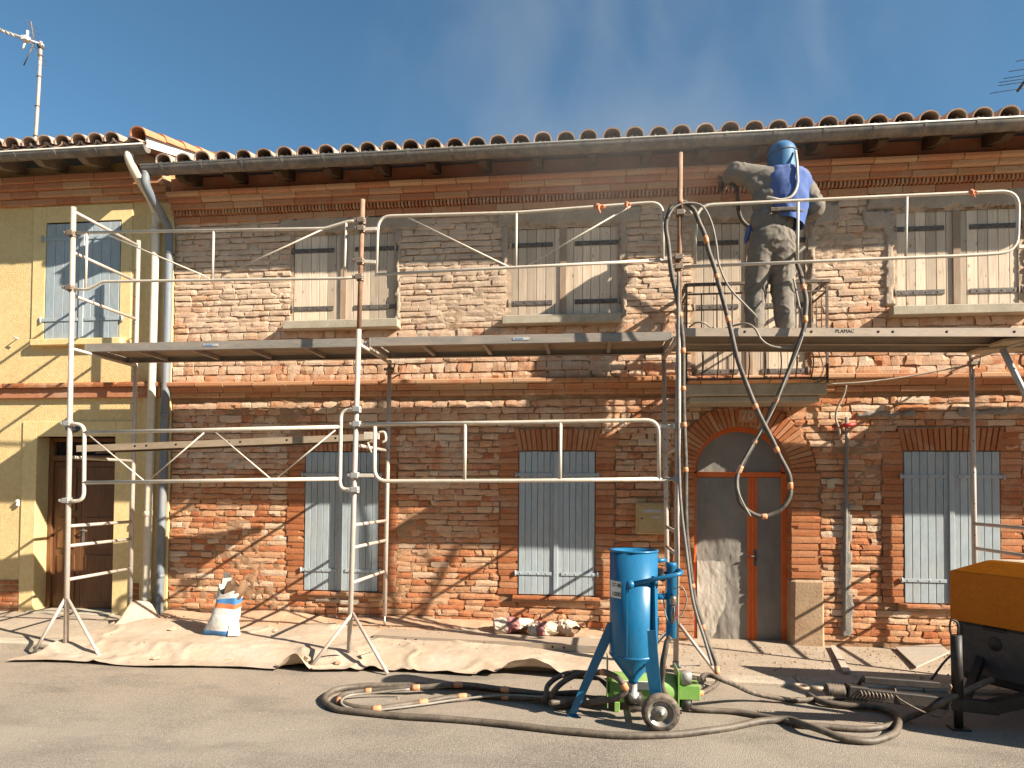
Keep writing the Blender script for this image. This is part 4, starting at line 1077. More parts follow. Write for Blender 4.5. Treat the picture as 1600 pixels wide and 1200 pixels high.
rail('lower guard rail with two plain uprights spanning the middle ground-floor shutters',
     [[(3.027, -1.250, 2.275), (4.499, -1.250, 2.286), (5.836, -1.250, 2.303), (5.837, -1.250, 1.766)], [(3.191, -1.250, 2.256), (3.191, -1.250, 1.734), (4.681, -1.250, 1.748), (6.028, -1.250, 1.773)]],
     (), (((4.060, -1.250, 2.282), (4.059, -1.250, 1.745)), ((4.949, -1.250, 2.290), (4.946, -1.250, 1.756))),
     (((3.009, -1.250, 1.787), (3.191, -1.250, 1.788)), ((5.836, -1.250, 2.245), (5.994, -1.250, 2.245))), ((3.012, -1.225, 2.277), (2.999, -1.225, 1.788), (5.997, -1.225, 2.247), (5.998, -1.225, 1.768)), .0185, M['rail'], rc=.13)

def deck(label, x0, x1, y0, y1, zt, sticker=None):
    t = thing('scaffold_deck', label, 'scaffold deck', ((x0 + x1) / 2, (y0 + y1) / 2, zt), G_PL)
    MB().box(x0 + .02, x1 - .02, y0 + .045, y1 - .045, zt - .028, zt - .014).build('plywood_board', M['ply'], t)
    for ya, sd in ((y0, 1), (y1, -1)):
        m = MB(); m.box(x0, x1, ya if sd > 0 else ya - .006, ya + .006 if sd > 0 else ya, zt - .085, zt, .0015)
        m.box(x0, x1, min(ya + sd * .007, ya + sd * .042), max(ya + sd * .007, ya + sd * .042), zt - .085, zt - .079); m.box(x0, x1, min(ya + sd * .007, ya + sd * .050), max(ya + sd * .007, ya + sd * .050), zt - .012, zt - .004)
        m.build('side_beam', M['alu'], t)
    k = x0 + .5
    while k < x1 - .2:
        MB().box(k - .018, k + .018, y0 + .044, y1 - .044, zt - .072, zt - .030, .003).build('cross_rib', M['alu'], t); k += .62
    for xe, sd in ((x0, -1), (x1, 1)):
        MB().box(min(xe, xe + sd * .02), max(xe, xe + sd * .02), y0, y1, zt - .08, zt, .003).build('end_cap', M['alu'], t)
        for yy in (y0 + .07, y1 - .07):
            MB().tube([(xe + sd * .02, yy, zt - .04), (xe + sd * .05, yy, zt - .03), (xe + sd * .075, yy, zt - .055), (xe + sd * .07, yy, zt - .085)], .012, 8).build('claw', M['galv'], t)
    if sticker: 
        MB().box(sticker - .08, sticker + .08, y0 - .0045, y0 - .001, zt - .054, zt - .028).box(sticker - .065, sticker + .02, y0 - .006, y0 - .0046, zt - .047, zt - .036, mi=1).build('sticker', [M['plate'], M['bag_blue']], t)
    return t
deck('aluminium scaffold deck in the bay before the yellow house corner', -.045, 2.925, -.98, -.34, 3.165, 1.35)
deck('aluminium scaffold deck in the middle bay, with a small blue sticker', 3.045, 5.965, -.98, -.34, 3.168, 4.55)

deck('scaffold deck of the bay past the compressor, beyond the picture edge', 9.36, 12.0, -.98, -.34, 3.12)
deck('second scaffold deck beyond the picture edge, past the compressor', 12.06, 15.0, -.98, -.34, 3.12)

def steel_plank(label, a, b, w, h, holes, name='scaffold_plank', ribs=4, mt_=None, group=G_PL):
    """U-shaped steel plank from a to b (front top edge), w wide towards the wall"""
    a = V3(a); b = V3(b); d = (b - a); L = d.length; d.normalize()
    t = thing(name, label, 'scaffold plank', tuple((a + b) / 2), group); mt_ = mt_ or M['steel_plank']
    side = Vector((-d.y, d.x, 0)).normalized(); upv = d.cross(side).normalized()
    prof = []; n = ribs * 2 + 1
    for i in range(n + 1):
        u = w * i / n; 
        if i in (0, n): prof.append((u, 0.0))
        else: prof += [(u - .006, -.004 if i % 2 else 0.0), (u + .006, 0.0 if i % 2 else -.004)]
    prof = [(.004, -h + .004), (.022, -h + .004), (.022, -h), (0, -h)] + prof + [(w, -h), (w - .022, -h), (w - .022, -h + .004), (w - .004, -h + .004)]
    inner = [(w - .004, -.010), (.004, -.010)]
    poly = prof + inner
    vs = [a + side * u + upv * v for u, v in poly] + [b + side * u + upv * v for u, v in poly]; q = len(poly)
    MB().add(vs, [(i, (i + 1) % q, (i + 1) % q + q, i + q) for i in range(q)] + [tuple(range(q)), tuple(range(q, 2 * q))[::-1]]).build('plank_body', mt_, t)
    hm = MB()
    for u in holes:
        p = a + d * u - upv * h * .45
        hm.lathe([(0, .002), (.011, .002), (.011, -.004)], p, -side, 10)
    if holes: ho = hm.build('side_holes', M['hole'], t); ho['kind'] = 'stuff'
    return t
p3a, p3b = (6.02, -1.225, 3.139), (9.30, -1.225, 3.070)
pl = steel_plank('perforated steel scaffold plank at the street side under the worker', p3a, p3b, .33, .074, (.02, .57, 1.14, 1.70, 1.82, 2.26, 2.80))
text('stamped_text', 'PLAMAC', .042, (7.44, -1.2262, 3.079), M['hole'], pl, .0004, (math.pi / 2, 0.021, 0))
steel_plank('steel scaffold plank on the house side under the worker', (6.02, -.885, 3.139), (9.30, -.885, 3.070), .33, .074, ())
steel_plank('slanting steel plank hung behind the lower lattice guard rail', (-.02, -1.11, 2.085), (3.0, -.90, 2.215), .30, .066, (.08, .62, .74, 1.05, 1.6, 1.72, 2.2, 2.7), mt_=M['plank_dark'])
steel_plank('ribbed steel plank lying on the pavement under the middle shutters', (3.019, -0.718, 0.165), (5.325, -0.873, 0.165), .33, .062, (.35, .46, 1.06, 1.17, 1.85, 1.96))
# claws of the slanting plank caught on the frame
m = MB(); m.box(2.99, 3.15, -1.0, -.985, 2.15, 2.225, .004); m.tube(curve([(3.14, -.99, 2.22), (3.20, -.99, 2.22), (3.215, -.99, 2.15), (3.18, -.99, 2.12)], 4), .013, 8); m.tube([(3.03, -.99, 2.12), (3.07, -.99, 2.02)], .010, 6)
tag(m.build('plank_claw', M['rail']), 'pale hooked bracket at the house-side end of the slanting plank', 'bracket')
# boards and diagonal at the far bay end
for k, (a, b, w) in enumerate((((8.745, -0.750, 2.980), (9.555, -0.720, 3.025), .20), ((8.800, -1.000, 3.000), (9.498, -1.000, 3.066), .22))):
    m = MB().obox(a, b, w, .028, bev=.004)
    tag(m.build('timber_board', M['old_timber']), ('lower' if k == 0 else 'upper') + ' pale timber board poking out under the worker deck end', 'board', 'timber boards at the deck end')
tag(MB().tube([(8.823, -1.050, 2.937), (9.229, -1.000, 2.110)], .026, 10).build('brace_tube', M['galv']), 'grey slanting scaffold tube under the timber boards', 'scaffold tube')
# rags
for k, (p_, lab) in enumerate((((5.296, -1.225, 4.280), 'pale orange rag knotted on the middle upper guard rail'), ((5.552, -1.225, 4.287), 'tight orange rag knotted where the brace meets the middle guard rail'), ((8.493, -1.225, 4.264), 'small orange rag knotted on the guard rail past the worker'))):
    m = MB(); L = (.10, .05, .055)[k]
    m.tube([(p_[0] - L * .5, p_[1], p_[2]), (p_[0] - L * .2, p_[1] - .006, p_[2] + .004), (p_[0] + L * .2, p_[1] + .004, p_[2] - .003), (p_[0] + L * .5, p_[1], p_[2] + .002)], [.018, .026, .022, .017], 9)
    m.tube(curve([(p_[0], p_[1] - .02, p_[2]), (p_[0] - .01, p_[1] - .035, p_[2] - .03), (p_[0] + .01, p_[1] - .03, p_[2] - .055 - .02 * (k == 0))], 3), [.012, .013, .014, .014, .013, .010, .006], 6, flat=.5)
    m.tube([(p_[0] + L * .2, p_[1] - .02, p_[2]), (p_[0] + L * .5, p_[1] - .035, p_[2] - .02)], [.010, .006], 6)
    tag(m.build('rag', M['orange_rag']), lab, 'rag', 'orange rags on the guard rails')

# ================================================================== SITE CLUTTER ON THE GROUND
# tarpaulin over pavement, kerb and gutter
nu, nv_ = 260, 70
U, Vv = np.meshgrid(np.linspace(0, 1, nu), np.linspace(0, 1, nv_), indexing='ij')
TX = -0.02 + U * 5.75
front = -1.60 + 0.16 * sstep(TX, 1.6, 4.2) + 0.05 * (fbm(TX * 1.7, TX * 0, 3, 4) - .5) + .03 * np.sin(TX * 4.1)
front = front - .06 * (TX < .6) * (.6 - TX)
back = np.full_like(TX, -0.24) - .10 * (fbm(TX * 1.1, TX * 0, 3, 8) - .3)
back = np.where(TX < .55, -0.55 + .30 * sstep(TX, .0, .35), back)
TY = front + (back - front) * Vv
skew = np.clip((TY + 1.0) / .8, 0, 1) * 0.10 * (1 - sstep(TX, 0, .8))
TXs = TX - .20 * (1 - sstep(TX, 0, 1.2)) * np.clip((-1.0 - TY) / .6, 0, 1)
soft = sstep(TY, kerb_y(TX) - .22, kerb_y(TX) + .01)
TZ = soft * pave_z(TX, TY) + .013 + .026 * fbm(TXs * 2.2, TY * 3.5, 4, 14) + .008 * (fbm(TXs * 6, TY * 5, 3, 19) - .4) + .020 * np.clip(1 - np.abs(fbm(TXs * 1.6 + TY, TY * 1.8 - TXs * .7, 3, 23) - .5) * 9, 0, 1) ** 2
TZ += .34 * np.clip(1 - np.abs(TX - .14) / .24 - np.abs(TY + .30) / .40, 0, 1) + .06 * np.exp(-((TX - .5) / .5) ** 2 - ((TY + .5) / .25) ** 2)
lift = np.clip(fbm(TX * 2.3 + 3.1, TX * 0, 3, 24) - .52, 0, 1) * .42
TZ += lift * np.exp(-((TY - front) / .07) ** 2)
TZ += .02 * np.clip(fbm(TXs * 1.3, TY * 2, 3, 29) - .5, 0, 1) * 3 * soft
tarp = MB().grid(np.stack([TXs, TY, TZ], -1)).build('tarpaulin', M['tarp'], fix=False)
tag(tarp, 'crumpled beige tarpaulin spread over the pavement and kerb below the brick wall', 'tarpaulin')
def tarp_z(X, Y):
    i = int(np.clip((X + .02) / 5.75 * (nu - 1), 0, nu - 1)); f, b = front[i, 0], back[i, -1]
    if Y < f or Y > b: return float(ground_z(X, Y))
    j = int((Y - f) / (b - f) * (nv_ - 1)); return float(TZ[i, j])
# sand blown off the wall, heaped along its foot
SX, SV = np.meshgrid(np.linspace(.28, 6.05, 300), np.linspace(0, 1, 26), indexing='ij')
SY = -.62 + .60 * SV - .12 * (fbm(SX * 1.5, SX * 0, 3, 40) - .5) * (1 - SV)
hump = (fbm(SX * 1.3, SX * 0, 3, 41) * .10 + .012) * SV ** 1.6 + .010 * (fbm(SX * 12, SY * 12, 3, 43)) * (SV > .02)
SZ = pave_z(SX, SY) + hump - .012 * (1 - SV) ** 3 + .014
sand = MB().grid(np.stack([SX, SY, SZ], -1)).build('sand', M['sand'], fix=False)
tag(sand, 'pinkish blasting sand and brick dust heaped along the foot of the wall', kind='stuff')
# crumbs
def crumb(m, X, Y, z, s):
    n = 5; c = Vector((X, Y, z)); rv = [Vector((random.uniform(-1, 1), random.uniform(-1, 1), random.uniform(-.5, .7))) * s for _ in range(6)]
    p = [c + Vector((s * random.uniform(.6, 1), 0, 0)), c + Vector((0, s * random.uniform(.6, 1), 0)), c - Vector((s * random.uniform(.6, 1), 0, 0)), c - Vector((0, s * random.uniform(.6, 1), 0)), c + Vector((0, 0, s * random.uniform(.4, .8))), c - Vector((0, 0, s * .5))]
    m.add(p, [(0, 1, 4), (1, 2, 4), (2, 3, 4), (3, 0, 4), (1, 0, 5), (2, 1, 5), (3, 2, 5), (0, 3, 5)])
cr = MB()
for k in range(1900):
    X = random.uniform(.0, 9.3); Y = -abs(random.gauss(0, .55)) - .08
    if random.random() < .35: X = random.uniform(5.6, 9.0); Y = random.uniform(-1.35, -.1)
    if random.random() < .15: Y = random.uniform(-2.4, -1.2)
    z = tarp_z(X, Y) if X < 5.7 else float(ground_z(X, Y))
    if Y > -.55 and X < 6: z += .02
    crumb(cr, X, Y, z + .003, random.choice([.003, .004, .006, .006, .009, .013]) * random.uniform(.7, 1.3))
tag(cr.build('rubble', M['rubble']), 'small crumbs of brick and mortar scattered over tarpaulin and pavement', kind='stuff')
# larger brick fragments one can tell apart
frag = [((1.546, -0.069, 0.150), .16, .035, 'flat orange brick slab against the wall foot before the second window gap'), ((0.867, -0.790, 0.150), .07, .03, 'orange brick chip on the tarpaulin beside the bag'), ((2.613, -1.425, 0.030), .07, .05, 'orange brick lump at the tarpaulin edge left of the tripod foot'),
        ((2.903, -1.428, 0.030), .05, .035, 'small brown brick lump under the tripod foot'), ((1.942, -0.674, 0.140), .05, .03, 'brown brick chip lying below the first window'), ((3.313, -0.079, 0.170), .09, .05, 'broken pale brick at the wall foot behind the plank'), ((1.140, -1.457, 0.030), .06, .02, 'grey chip lying on the tarpaulin front edge'), ((1.833, -1.379, 0.030), .07, .02, 'dark flat chip on the tarpaulin between both tripod feet')]
for p_, L, h_, lab in frag:
    z = tarp_z(p_[0], p_[1]); vs, fs = brick_geo(L, h_, L * .6, int(p_[0] * 999), 1.6, 3)
    m = MB().add(vs, fs + [tuple(range(len(vs) - 10, len(vs)))]); o = m.mesh('brick_fragment', M['rubble'])
    o = place('brick_fragment', o, (p_[0], p_[1], z + h_ * .45), None, (random.uniform(-.3, .3), random.uniform(-.25, .25), random.uniform(-.5, .5)))
    tag(o, lab, 'brick fragment', 'loose brick fragments')

# torn cement bag
bx, by, bz = (1.415, -0.785, 0.140)
bag = thing('cement_bag', 'torn white cement bag with blue and orange print slumped against the brick wall', 'bag', (bx, by, bz))
def bag_ring(z, w, d, ox, n=20, seed_=0, amp=.02):
    r = np.random.default_rng(seed_); ph = r.uniform(0, 6.28, 4)
    return [(bx + ox + (w / 2) * (abs(math.cos(a)) ** .6) * np.sign(math.cos(a)) * (1 + amp * math.sin(3 * a + ph[0])), by + (d / 2) * (abs(math.sin(a)) ** .6) * np.sign(math.sin(a)) * (1 + amp * 2 * math.sin(4 * a + ph[1])), bz + z + .012 * math.sin(2 * a + ph[2]) * (z > .05)) for a in [2 * math.pi * k / n + r.normal(0, .06) for k in range(n)]]
def bag_part(name, rings, mt_, n=20, cap=False):
    m = MB(); vs = [p for r in rings for p in r]; fs = [(i * n + k, i * n + (k + 1) % n, (i + 1) * n + (k + 1) % n, (i + 1) * n + k) for i in range(len(rings) - 1) for k in range(n)]
    if cap: fs.append(tuple(reversed(range(n))))
    m.add(vs, fs, 0, True); return m.build(name, mt_, bag)
rr = lambda z, w, d, ox, s_: bag_ring(z, w, d, ox, 20, s_, .07)
bag_part('blue_band', [rr(-.02, .33, .16, -.03, 1), rr(.045, .31, .17, -.02, 1)], M['bag_blue'], cap=True)
bag_part('bag_body', [rr(.045, .31, .17, -.02, 1), rr(.10, .315, .18, .0, 2), rr(.15, .29, .20, .015, 9), rr(.20, .285, .17, .03, 3), rr(.24, .26, .18, .045, 12), rr(.275, .265, .16, .055, 4)], M['bag_white'])
bag_part('orange_band', [rr(.275, .265, .16, .055, 4), rr(.325, .26, .15, .065, 4)], M['bag_orange'])
bag_part('blue_band', [rr(.325, .26, .15, .065, 4), rr(.375, .25, .15, .07, 5)], M['bag_blue'])
bag_part('torn_mouth', [rr(.375, .25, .15, .07, 5), [(p[0], p[1], p[2] + .035 * math.sin(k * 1.3) + .03 * math.sin(k * .62 + 1)) for k, p in enumerate(rr(.46, .24, .15, .10, 6))]], M['bag_white'])
bag_part('kraft_lining', [rr(.36, .20, .11, .085, 7), rr(.45, .215, .125, .13, 8), [(p[0], p[1], p[2] + .03 * math.sin(k * 1.1)) for k, p in enumerate(rr(.535, .19, .11, .165, 8))]], M['bag_brown'], cap=True)
MB().add(*(lambda P: (P, [(0, 1, 2, 3), (3, 2, 4, 5)]))([(bx - .06, by + .04, bz + .40), (bx + .03, by + .06, bz + .42), (bx + .07, by + .05, bz + .58), (bx - .02, by + .03, bz + .57), (bx + .08, by + .0, bz + .63), (bx + .01, by - .01, bz + .64)])).build('torn_flap', M['bag_white'], bag)
MB().add(*(lambda P: (P, [(0, 1, 2, 3), (3, 2, 5, 4)]))([(bx + .12, by - .10, bz), (bx + .24, by - .07, bz), (bx + .20, by - .03, bz + .16), (bx + .12, by - .05, bz + .20), (bx + .10, by + .0, bz + .24), (bx + .17, by + .02, bz + .2)])).build('loose_flap', M['bag_white'], bag)

# crumpled paper sacks
def sack(c, L, Rr, ang, seed_, lab, open_end=True, red=True):
    r = np.random.default_rng(seed_); n = 24; secs = 14
    t = thing('paper_sack', lab, 'sack', tuple(c), 'empty sacks on the steel plank')
    d = Vector((math.cos(ang), math.sin(ang), .05)).normalized(); sd = Vector((-d.y, d.x, 0)).normalized(); upv = d.cross(sd)
    rings = []
    for i in range(secs):
        u = i / (secs - 1); ring = []
        for k in range(n):
            a = 2 * math.pi * k / n; w = Rr * (1 + r.normal(0, .045) + .5 * (float(fbm(np.array(math.cos(a) * 1.6 + u * 3 + seed_), np.array(math.sin(a) * 1.6 + u * 2), 3, seed_)) - .5)) * (.55 + .55 * math.sin(math.pi * min(1, u * .75 + .22)))
            q = Vector(c) + d * (u - .5) * L + sd * math.cos(a) * w * 1.25 + upv * (math.sin(a) * w * .85 + Rr * .75)
            ring.append(q)
        rings.append(ring)
    vs = [p for g_ in rings for p in g_]; fs = [(i * n + k, i * n + (k + 1) % n, (i + 1) * n + (k + 1) % n, (i + 1) * n + k) for i in range(secs - 1) for k in range(n)]
    fs.append(tuple(reversed(range(n))))
    m = MB(); m.add(vs, fs); m.m = [1 if (red and 4 <= (i // n) <= 7) else 0 for i in range(len(m.f))]
    m.build('sack_body', [M['sack'], M['sack_red']], t)
    c2 = Vector(c) + d * .30 * L + upv * Rr * .75
    MB().add([rings[-2][k] * .96 + c2 * .04 for k in range(n)] + [c2], [(k, (k + 1) % n, n) for k in range(n)]).build('sack_inside', M['bag_brown'], t)
zz = .175
sack((4.424, -0.297, 0.160), .42, .088, .25, 3, 'crumpled beige paper sack at the left of the three sacks on the plank')
sack((4.754, -0.433, 0.160), .30, .082, -.15, 5, 'reddish printed paper sack between the two paler ones on the plank')
sack((5.003, -0.335, 0.160), .27, .080, -.9, 8, 'pale rolled paper sack nearest the blue sandblaster', red=False)
# loose sheets of board by the compressor drawbar
for k, (q, lab) in enumerate((([(8.353, 0.267, 0.050), (8.775, 0.578, 0.050), (8.696, -0.408, 0.050), (8.188, -0.846, 0.050)], 'grey sheet of board lying on the pavement under the last window'), ([(7.702, -0.089, 0.050), (7.759, -0.053, 0.050), (7.530, -1.087, 0.050), (7.462, -1.097, 0.050)], 'narrow pale batten lying on the pavement beside the door jamb'))):
    Q = [Vector(p) for p in q]; Q = [Vector((p.x, min(p.y, -.06 - .02 * i), .062 + (.05 if (k == 0 and i in (1, 2)) else 0))) for i, p in enumerate(Q)]
    top = [p + Vector((0, 0, .012)) for p in Q]
    tag(MB().add(Q + top, [(3, 2, 1, 0), (4, 5, 6, 7)] + [(i, (i + 1) % 4, (i + 1) % 4 + 4, i + 4) for i in range(4)]).build('loose_board', M['board']), lab, 'board')

# ================================================================== THINGS ON THE WALL
lx0, lz0, lx1, lz1 = 5.715, 1.195, 6.035, 1.535
lb = thing('letterbox', 'beige metal letterbox fixed to the bricks beside the arched door', 'letterbox', ((lx0 + lx1) / 2, 0, lz0))
MB().box(lx0, lx1, -.11, .01, lz0, lz1, .012).build('box_body', M['letterbox'], lb)
ld = MB().box(lx0 + .025, lx1 - .025, -.118, -.111, lz0 + .03, lz1 - .03, .003).build('box_door', M['letterbox'], lb)
MB().box(lx0 + .065, lx1 - .045, -.1235, -.1185, lz1 - .105, lz1 - .068, .003).build('slot_flap', M['plate'], ld)
MB().box(lx0 + .17, lx1 - .05, -.1215, -.1185, lz1 - .165, lz1 - .143).build('name_tag', M['plate'], ld)
MB().lathe([(0, .006), (.010, .006), (.012, 0)], (lx0 + .06, -.118, lz0 + .17), (0, -1, 0), 10).build('lock', M['iron'], ld)
tag(MB().box(7.70, 7.775, -.034, -.016, 1.70, 1.80, .004).build('doorbell_plate', M['beige_plastic']), 'small beige blank plate on the bricks right of the arched door', 'plate')
tag(MB().tube([(7.896, -0.040, 2.450), (7.896, -0.035, 2.127), (7.889, -0.030, 1.724), (7.884, -0.020, 1.120), (7.867, -0.020, 0.219)], .019, 10).build('conduit_pipe', M['conduit']), 'grey conduit pipe set in a cement chase right of the door', 'pipe')
for lab, pts, r_, mt_ in (
    ('thick beige cable pair bent out of the string course by the balcony', [(7.857, -0.130, 2.773), (7.843, -0.100, 2.671), (7.786, -0.080, 2.540), (7.780, -0.060, 2.428), (7.815, -0.050, 2.328), (7.828, -0.030, 2.249)], .012, 'wire'),
    ('thin cable sagging along the string course to the scaffold post', [(7.680, -0.130, 2.788), (8.030, -0.140, 2.803), (8.461, -0.150, 2.855), (8.913, -0.220, 2.934), (9.013, -0.280, 2.953)], .008, 'wire'),
    ('thin wire looping down from the conduit over the last window', [(7.943, -0.030, 2.168), (8.034, -0.040, 2.133), (8.138, -0.050, 2.166), (8.284, -0.050, 2.340), (8.442, -0.080, 2.688)], .004, 'wire'),
    ('thin wire sagging over the door arch below the balcony', [(6.234, -0.050, 2.610), (6.435, -0.050, 2.553), (6.702, -0.050, 2.538), (6.964, -0.060, 2.658)], .003, 'wire'),
    ('thin horizontal wire over the last ground-floor window', [(7.892, -0.030, 2.343), (8.387, -0.030, 2.334), (9.009, -0.030, 2.365), (9.614, -0.040, 2.597)], .003, 'wire')):
    o = MB().tube(curve(pts, 6), r_, 6).build('cable', M[mt_]); tag(o, lab, 'cable', 'old cables on the facade')
m = MB().tube([(7.748, -0.040, 2.343), (7.987, -0.050, 2.374)], .010, 6).tube([(7.843, -0.060, 2.360), (7.970, -0.060, 2.373)], [.018, .022], 8)
tag(m.build('cable_joint', M['red']), 'red insulated cable joint beside the conduit top', 'cable joint')

# ================================================================== SANDBLASTER
VC = (5.534, -2.400, 0.857)
vx, vy = VC[0], VC[1]
zt, zb, zc_ = 1.233, 0.469, 0.293
VR = .172
bl = thing('sandblaster', 'blue sandblasting pot on two wheels standing on the road before the arched door', 'sandblaster', (vx, vy, 0))
MB().lathe([(0, zt - .06), (VR * .55, zt - .05), (VR - .012, zt - .018), (VR - .008, zt), (VR, zt), (VR, zb + .01), (VR * .98, zb), (.035, zc_), (.035, zc_ - .02), (0, zc_ - .02)], (vx, vy, 0), n=48).build('vessel', M['blaster_blue'], bl)
MB().lathe([(VR + .0005, zt - .012), (VR + .006, zt - .010), (VR + .006, zt + .002), (VR - .006, zt + .003)], (vx, vy, 0), n=48).build('rim_flange', M['blaster_blue'], bl)
MB().lathe([(VR + .0005, zb + .004), (VR + .004, zb + .008), (VR + .004, zb + .018), (VR + .0005, zb + .022)], (vx, vy, 0), n=48).build('weld_ring', M['blaster_blue'], bl)
MB().obox((vx - .055, vy - VR * .94, zt - .01), (vx - .055, vy - VR * .94, zb + .03), .006, .006).build('weld_seam', M['blaster_blue'], bl)
MB().lathe([(.028, zc_ - .02), (.028, zc_ - .085), (.045, zc_ - .09), (.05, zc_ - .12), (.05, zc_ - .155), (.03, zc_ - .16), (.026, zc_ - .23), (0, zc_ - .23)], (vx, vy, 0), n=16).build('outlet_pipe', M['galv'], bl)
m = MB().lathe([(0, -.06), (.045, -.06), (.052, -.03), (.052, .03), (.045, .06), (0, .06)], (vx, vy, zc_ - .135), (1, .2, 0), 14); m.build('metering_valve', M['black_metal'], bl)
MB().tube([(vx - .02, vy - .02, zc_ - .20), (vx + .18, vy + .02, .075)], .022, 10).lathe([(0, 0), (.034, 0), (.034, .04), (0, .04)], (vx + .12, vy - .01, .09), (1, .2, 0), 8).build('outlet_elbow', M['brass'], bl)
# legs
lf0 = (5.382, -2.440, 0.698); lf1 = (5.088, -2.370, 0.000)
def plate_leg(a, b, w0, w1, th, nrm):
    a = V3(a); b = V3(b); d = (b - a).normalized(); n_ = Vector(nrm); n_ = (n_ - d * n_.dot(d)).normalized(); s_ = d.cross(n_)
    vs = []
    for p, w in ((a, w0), (b, w1)):
        for u in (-1, 1):
            for v in (-1, 1): vs.append(p + s_ * u * w / 2 + n_ * v * th / 2)
    return MB().add(vs, [(0, 1, 3, 2), (4, 6, 7, 5), (0, 4, 5, 1), (2, 3, 7, 6), (0, 2, 6, 4), (1, 5, 7, 3)])
plate_leg(lf0, lf1, .075, .050, .012, (0, 1, .2)).obox(V3(lf1) + Vector((-.03, 0, .004)), V3(lf1) + Vector((.05, 0, .004)), .05, .008).build('leg', M['blaster_blue'], bl)
wf = (5.707, -2.593, 0.000); WR = .132
axz = WR
plate_leg((5.622, -2.545, 0.682), (wf[0] - .02, wf[1] + .060, axz + .06), .115, .075, .012, (-.25, -1, .1)).obox((5.655, -2.520, 1.061), (5.664, -2.530, 0.613), .012, .055).build('leg', M['blaster_blue'], bl)
plate_leg((vx + .12, vy + .12, zb + .25), (wf[0] - .03, wf[1] + .50, axz + .06), .15, .10, .012, (0, 1, 0)).build('leg', M['blaster_blue'], bl)
MB().tube([(wf[0], wf[1] - .01, axz), (wf[0], wf[1] + .60, axz)], .014, 10).build('axle', M['galv'], bl)
for yo in (0, .56):
    c = (wf[0], wf[1] + yo, axz); T = .034
    w_ = place('wheel', None, c, bl)
    MB().lathe([(WR * .70, -T), (WR * .86, -T * 1.05), (WR * .97, -T * .7), (WR, -T * .2), (WR, T * .2), (WR * .97, T * .7), (WR * .86, T * 1.05), (WR * .70, T)], c, (0, -1, 0), 36).build('tyre', M['rubber'], w_)
    MB().lathe([(WR * .70, T), (WR * .66, T * 1.02), (WR * .62, T * .55), (WR * .46, T * .15), (WR * .42, T * .2), (WR * .33, T * .62), (WR * .26, T * .66), (WR * .15, T * .9), (WR * .14, T * 1.15), (0, T * 1.16)], c, (0, -1, 0), 30).lathe([(WR * .70, -T), (WR * .3, -T * .4), (0, -T * .4)], c, (0, -1, 0), 30).build('rim', M['rim'], w_)
    m = MB()
    for k in range(4): 
        a = .6 + k * math.pi / 2; m.lathe([(0, T * .5), (.007, T * .5), (.007, T * .3)], (c[0] + WR * .52 * math.cos(a), c[1], c[2] + WR * .52 * math.sin(a)), (0, -1, 0), 6)
    m.lathe([(0, T * 1.7), (.014, T * 1.7), (.015, T * 1.2)], c, (0, -1, 0), 6); m.build('wheel_bolts', M['brass'], w_)['kind'] = 'stuff'
# handle
h0 = (5.500, -2.580, 1.007); h1 = (5.856, -2.570, 1.089)
hb = (h1[0] + .01, h1[1] + .22, h1[2] + .0)
MB().tube(fillet([h0, h1, hb, (h0[0] + .14, h0[1] + .30, h0[2])], .07, 7), .016, 12).lathe([(.0, .045), (.028, .045), (.028, -.02)], h0, (-.2, -1, 0), 12).build('handle', M['blaster_blue'], bl)
# air filter column
fx, fy = 5.808, -2.36; fz0, fz1 = 0.589, 1.141
MB().lathe([(0, fz1), (.036, fz1), (.040, fz1 - .008), (.040, fz1 - .03), (.037, fz1 - .034), (.037, fz0 + .01), (.02, fz0), (0, fz0)], (fx, fy, 0), n=20).build('air_filter', M['blaster_blue'], bl)
MB().tube([(vx + .15, vy + .02, zt - .08), (fx - .04, fy, zt - .075)], .016, 10).build('air_pipe', M['blaster_blue'], bl)
MB().tube([(vx + .15, vy + .03, zt - .34), (fx - .02, fy, zt - .34)], .024, 10).build('air_pipe', M['blaster_blue'], bl)
MB().lathe([(0, 0), (.022, 0), (.026, .015), (.026, .05), (.018, .07), (0, .07)], (fx + .005, fy - .045, fz1 - .235), (0, 0, -1), 14).tube([(fx + .005, fy - .045, fz1 - .30), (fx + .0, fy - .05, fz1 - .43)], .016, 10).build('ball_valve', M['brass'], bl)
MB().obox((fx + .028, fy - .07, fz1 - .30), (fx + .024, fy - .07, fz1 - .40), .012, .006).build('valve_lever', M['red'], bl)
MB().box(fx - .10, fx - .06, vy + .0, vy + .05, zt - .22, zt - .13, .006).lathe([(0, 0), (.03, 0), (.03, .035), (0, .035)], (fx - .075, fy - .06, zt - .19), (0, -1, 0), 14).build('pressure_gauge', M['black_metal'], bl)
for k, pts in enumerate(([(fx + .01, fy - .05, fz1 - .18), (fx + .07, fy - .07, fz1 - .17), (fx + .10, fy - .06, fz1 - .26), (fx + .07, fy - .05, fz1 - .36), (fx + .01, fy - .05, fz1 - .40)], [(fx - .06, fy, zt - .30), (fx - .05, fy - .05, zt - .45), (fx - .01, fy - .04, zt - .52), (fx + .03, fy, zt - .42)])):
    MB().tube(curve(pts, 6), .005, 6).build('control_line', M['air_hose'], bl)
